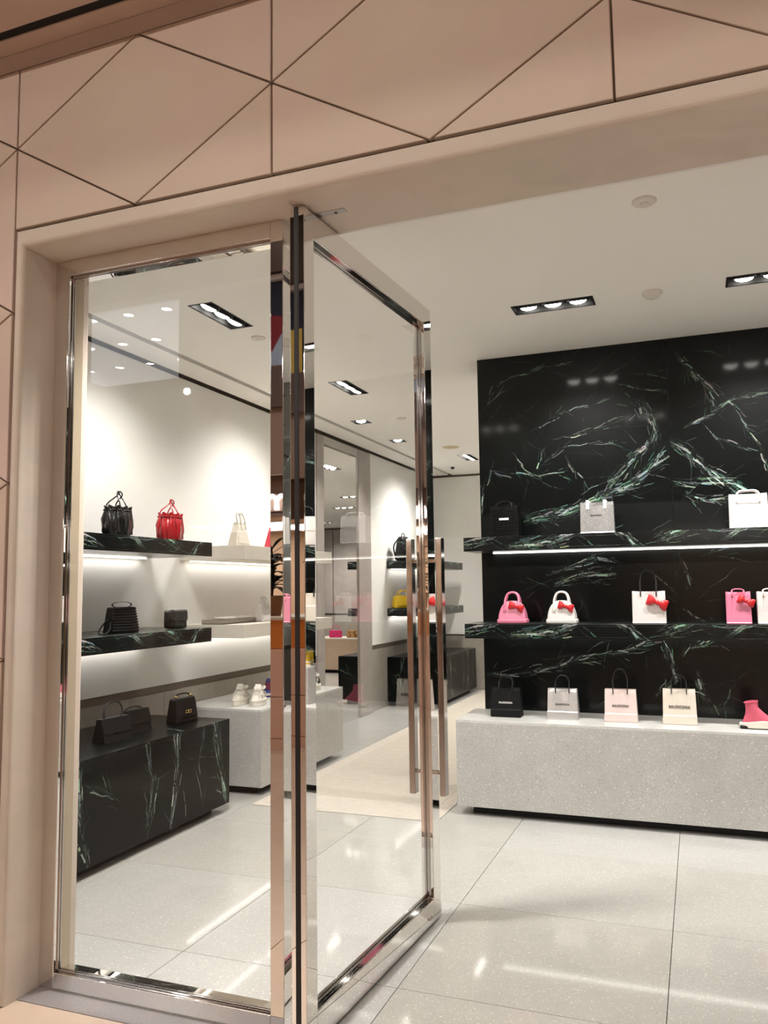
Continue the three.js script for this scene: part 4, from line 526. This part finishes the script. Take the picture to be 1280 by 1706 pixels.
{ // the cream bench at the back, seen in the wall mirror
  const small = (name, label, x, z, m, w = 0.24, h = 0.13) => { const t = thing(name, label, 'bag', [x, 0.6405, z], 0, 'bags on the cream bench at the back'), g = box(-w / 2, w / 2, 0, h, -0.05, 0.05, 0.015, 4); warp(g, (v) => { v.z *= 1 - 0.4 * v.y / h; v.y += 0.1 * v.x * v.x * (v.y / h) - 0.02 * (1 - v.y / h) * 0; }); part(t, 'body', g, m); const f = box(-w / 2, w / 2, h * 0.4, h + 0.006, 0, 0.056, 0.012, 4); warp(f, (v) => { v.z *= 1 - 0.4 * v.y / h; v.y += 0.1 * v.x * v.x; }); part(t, 'flap', f, m); part(t, 'handle', tube([[-w * 0.3, h, 0], [-w * 0.28, h + 0.07, 0], [0, h + 0.1, 0], [w * 0.28, h + 0.07, 0], [w * 0.3, h, 0]], 0.006, 24, 7), m); return t; };
  small('small_handbag', 'hot pink small handbag on the cream bench at the back, seen in the mirror', -1.36, -14.2, L.hotPink); small('small_handbag', 'leopard print small handbag on the cream bench at the back, seen in the mirror', -1.72, -14.2, L.leopard); small('small_handbag', 'white small handbag behind the leopard one on the cream bench at the back', -1.9, -14.4, L.white, 0.28, 0.16);
}

// ---------------------------------------------------------------- the hall of the mall behind the photographer, seen in steel and glass
{
  const hall = structure('wall_mall'), cream = mat({ color: '#ab947e', roughness: 0.8 }), mauve = mat({ color: '#5f504c', roughness: 0.6 }), brown = mat({ color: '#4a3226', roughness: 0.5 }), pale = mat({ color: '#eceef2', roughness: 0.85 });
  part(hall, 'side_wall', [box(-14.2, -14, 0, 8.2, -2.6, 13), box(9, 9.2, 0, 8.2, -2.6, 13), box(-14, 9, 3.84, 8.2, -2.6, -2.52)], cream);
  part(hall, 'bulkhead', box(-14, 9, 3.45, 4.56, 6.5, 6.8), mat({ color: '#9a857a', roughness: 0.7 })); part(hall, 'fascia', box(-14, 9, 2.76, 3.45, 6.6, 6.75), brown); part(hall, 'gallery_edge', box(-14, 9, 4.56, 5.25, 6.4, 6.6), mauve); part(hall, 'gallery_floor', box(-14, 9, 4.6, 4.75, 6.6, 13), cream);
  part(hall, 'shop_back', box(-14, 9, 0, 4.6, 9.6, 9.8), cream); part(hall, 'gallery_back', box(-14, 9, 4.7, 6.8, 11.2, 11.4), cream);
  for (const x of [-9.6, -4.6, -1.2, 3.4]) part(hall, 'shop_pier', box(x - 0.3, x + 0.3, 0, 2.76, 6.55, 9.6), cream);
  const ceil = structure('ceiling_hall'); part(ceil, 'plasterboard', box(-14, 9, 8, 8.2, -2.5, 6.4), pale); part(ceil, 'upper_bulkhead', box(-14, 9, 6.82, 8, 6.3, 6.4), mat({ color: '#40342e', roughness: 0.7 })); part(ceil, 'gallery_ceiling', box(-14, 9, 6.8, 8.2, 6.4, 13), pale); part(ceil, 'shop_ceiling', box(-14, 9, 2.76, 2.9, 6.75, 9.6), cream);
  for (const [list, y, label, cat] of [[MALL_LIGHTS, 8, 'glowing rectangular light panel in the high ceiling of the hall', 'light'], [MALL_SHOP, 2.76, 'glowing ceiling panel of the warm lit shop across the hall', 'light']]) for (const [x, , z, w, l, c, e] of list) {
    const t = thing('light_panel', label, cat, [x, y, z], 0, label.replace('glowing', 'row of')); part(t, 'diffuser', box(-w / 2, w / 2, -0.03, -0.02, -l / 2, l / 2), mat({ color: '#fff', emissive: c, emissiveIntensity: e })); part(t, 'frame', [box(-w / 2 - 0.03, w / 2 + 0.03, -0.02, -0.001, -l / 2 - 0.03, l / 2 + 0.03)], M.brushed);
    const r = new THREE.RectAreaLight(c, e, w, l); r.name = 'panel_light'; r.position.set(x, y - 0.035, z); r.rotation.x = -Math.PI / 2; scene.add(r);
  }
  { // backlit ceiling membrane over the upper gallery
    const t = thing('luminous_ceiling', 'cool blue white backlit ceiling over the upper gallery, reflected in the fixed window', 'light', [-10.6, 6.8, 9.1]); part(t, 'membrane', box(-3.3, 3.3, -0.03, -0.02, -2.5, 2.05), mat({ color: '#fff', emissive: MALL_COOL, emissiveIntensity: 2.4 })); part(t, 'frame', box(-3.35, 3.35, -0.02, -0.001, -2.55, 2.1), M.brushed);
    const r = new THREE.RectAreaLight(MALL_COOL, 2.0, 6.6, 4.5); r.name = 'membrane_light'; r.position.set(-10.6, 6.76, 8.88); r.rotation.x = -Math.PI / 2; scene.add(r);
  }
  for (let i = 0; i < 18; i++) { // downlights of the gallery ceiling
    const x = -13.2 + (i % 6) * 0.85 + (Math.floor(i / 6) % 2) * 0.4, z = 6.9 + Math.floor(i / 6) * 1.45;
    const t = thing('gallery_downlight', 'small round downlight in the gallery ceiling across the hall', 'light', [x, 6.765, z], 0, 'downlights of the gallery ceiling');
    const d = new THREE.CylinderGeometry(0.1, 0.1, 0.008, 20); d.translate(0, -0.008, 0); part(t, 'lens', d, GALLERY_LENS); const ring = new THREE.TorusGeometry(0.105, 0.012, 8, 24); ring.rotateX(Math.PI / 2); ring.translate(0, -0.006, 0); part(t, 'ring', ring, pale);
  }
  FACADE_SPOTS.forEach(([x, y, z, tx, ty], i) => { // accent spotlights on the gallery edge, turned towards the stone front
    const t = thing('accent_spotlight', 'round accent spotlight on the gallery edge turned towards the stone shop front', 'light', [x, y, z], 0, 'accent spotlights on the gallery edge'), dir = new THREE.Vector3(tx - x, ty - y, FZ - z).normalize(), q = new THREE.Quaternion().setFromUnitVectors(new THREE.Vector3(0, -1, 0), dir);
    const can = new THREE.LatheGeometry([[0.0, 0.16], [0.06, 0.15], [0.075, 0.05], [0.075, -0.02], [0.066, -0.02], [0.06, 0.02]].map((v) => new THREE.Vector2(...v)), 24); can.applyQuaternion(q); part(t, 'can', can, M.black);
    const lens = new THREE.CylinderGeometry(0.062, 0.062, 0.006, 24); lens.translate(0, 0.0, 0); lens.applyQuaternion(q); part(t, 'lens', lens, GALLERY_LENS); part(t, 'bracket', box(-0.012, 0.012, -0.02, 0.02, 0.05, 6.4 - z, 0.003), M.black);
    const s = new THREE.SpotLight(MALL_WARM, FACADE_I, 0, 0.34, 1, 2); s.name = 'accent_lamp'; s.position.set(x, y, z).addScaledVector(dir, 0.03); s.target.position.set(tx, ty, FZ); s.shadow.radius = 1.2; scene.add(s, s.target);
  });
  const p = thing('banner', 'large blue red and white advertising banner on the upper gallery', 'banner', [-6.3, 5.27, 6.52]), [cv, g] = canvas(256, 128);
  g.fillStyle = '#1b2034'; g.fillRect(0, 0, 256, 128); g.fillStyle = '#9fb2cc'; g.beginPath(); g.moveTo(60, 128); g.lineTo(120, 30); g.lineTo(150, 128); g.fill(); g.fillStyle = '#7c1f2c'; g.beginPath(); g.moveTo(120, 60); g.quadraticCurveTo(170, 30, 190, 90); g.lineTo(150, 128); g.fill(); g.fillStyle = '#c9b25a'; g.fillRect(196, 60, 40, 68);
  part(p, 'print', new THREE.BoxGeometry(4.2, 1.45, 0.01).translate(0, 0.75, 0), mat({ map: texture(cv, 1, 1), roughness: 0.7 })); part(p, 'rail', [box(-2.13, 2.13, 1.47, 1.51, -0.02, 0.02, 0.004), box(-2.13, 2.13, -0.01, 0.03, -0.02, 0.02, 0.004)], M.brushed);
  const sg = thing('shop_sign', 'glowing white rounded sign on the brown fascia across the hall', 'sign', [-6.42, 2.87, 6.56]), lit = mat({ color: '#fff', emissive: new THREE.Color(1, 0.97, 0.92), emissiveIntensity: 7 });
  part(sg, 'backplate', box(-0.42, 0.42, -0.03, 0.27, 0.0, 0.03, 0.004), brown); part(sg, 'letter', [-0.26, -0.09, 0.08, 0.25].map((x) => tube([[x - 0.075, 0.0, -0.03], [x - 0.075, 0.16, -0.03], [x, 0.23, -0.03], [x + 0.075, 0.16, -0.03], [x + 0.075, 0.0, -0.03]], 0.032, 20, 8)), lit);
  const sl = new THREE.RectAreaLight(new THREE.Color(1, 0.97, 0.92), 6, 0.7, 0.22); sl.name = 'sign_light'; sl.position.set(-6.42, 2.98, 6.46); sl.lookAt(-6.42, 2.98, 0); sl.rotation.set(0, Math.PI, 0); scene.add(sl);
  // kiosk clad in copper, black cabinet and a palm
  const copper = mat({ color: new THREE.Color(0.86, 0.6, 0.49), metalness: 0.1, roughness: 0.35 }), orange = mat({ color: '#e0873c', roughness: 0.5 });
  const k = thing('kiosk_counter', 'copper clad kiosk counter with an orange top box standing in the hall', 'kiosk', [-4.43, 0, 2.3]);
  for (const [a, b] of [[0.0, 0.1], [0.106, 0.5], [0.506, 0.965]]) part(k, 'copper_panel', box(-1.0, 0.68, a, b, -0.42, 0.4, 0.004), copper);
  part(k, 'top_box', box(-0.98, 0.66, 0.97, 1.25, -0.4, 0.38, 0.006), orange); part(k, 'worktop', box(-1.0, 0.68, 1.25, 1.28, -0.42, 0.4, 0.005), M.whiteShelf);
  const b = thing('display_cabinet', 'black display cabinet beside the copper kiosk in the hall', 'cabinet', [-3.27, 0, 2.35]); part(b, 'carcass', box(-0.44, 0.44, 0.08, 1.5, -0.4, 0.4, 0.008), M.black); part(b, 'plinth', box(-0.4, 0.4, 0, 0.08, -0.34, 0.36), M.black); for (const x of [-0.21, 0.21]) { const dr = part(b, 'door', box(x - 0.2, x + 0.2, 0.12, 1.46, -0.418, -0.402, 0.004), mat({ color: '#171212', roughness: 0.3 })); part(dr, 'handle', box(x - 0.01, x + 0.01, 0.7, 0.9, -0.436, -0.42, 0.003), M.brushed); }
  const pl = thing('potted_palm', 'dark leaved palm in a pot on top of the copper kiosk', 'plant', [-4.2, 1.281, 2.3]), leafM = mat({ color: '#11170d', roughness: 0.5 }), R = rng(77);
  part(pl, 'pot', new THREE.LatheGeometry([[0, 0], [0.1, 0], [0.13, 0.2], [0.14, 0.21], [0.12, 0.21], [0.115, 0.17], [0, 0.17]].map((v) => new THREE.Vector2(...v)), 24), mat({ color: '#8a5c3c', roughness: 0.7 })); part(pl, 'stem', tube([[0, 0.15, 0], [0.02, 0.4, 0.01], [0, 0.72, 0]], 0.014, 12, 8), mat({ color: '#3a2c1e', roughness: 0.8 }));
  for (let i = 0; i < 44; i++) { const a = R() * 6.28, y = 0.26 + R() * 0.46, l = 0.2 + R() * 0.16, up = 0.1 + R() * 0.16, c = Math.cos(a), s = Math.sin(a), rings = []; for (let j = 0; j <= 6; j++) { const t = j / 6, w = 0.046 * Math.sin(Math.PI * (0.08 + t * 0.9)), r = l * t, yy = y + up * t * 1.4 - 0.22 * t * t; rings.push([[c * r - s * w, yy, s * r + c * w], [c * r, yy + 0.006, s * r], [c * r + s * w, yy, s * r - c * w], [c * r, yy - 0.002, s * r]]); } part(pl, 'leaf', loft(rings), leafM); }
}

scene.traverse((o) => { if (o.isLight) o.castShadow = true; });
renderer.render(scene, camera);
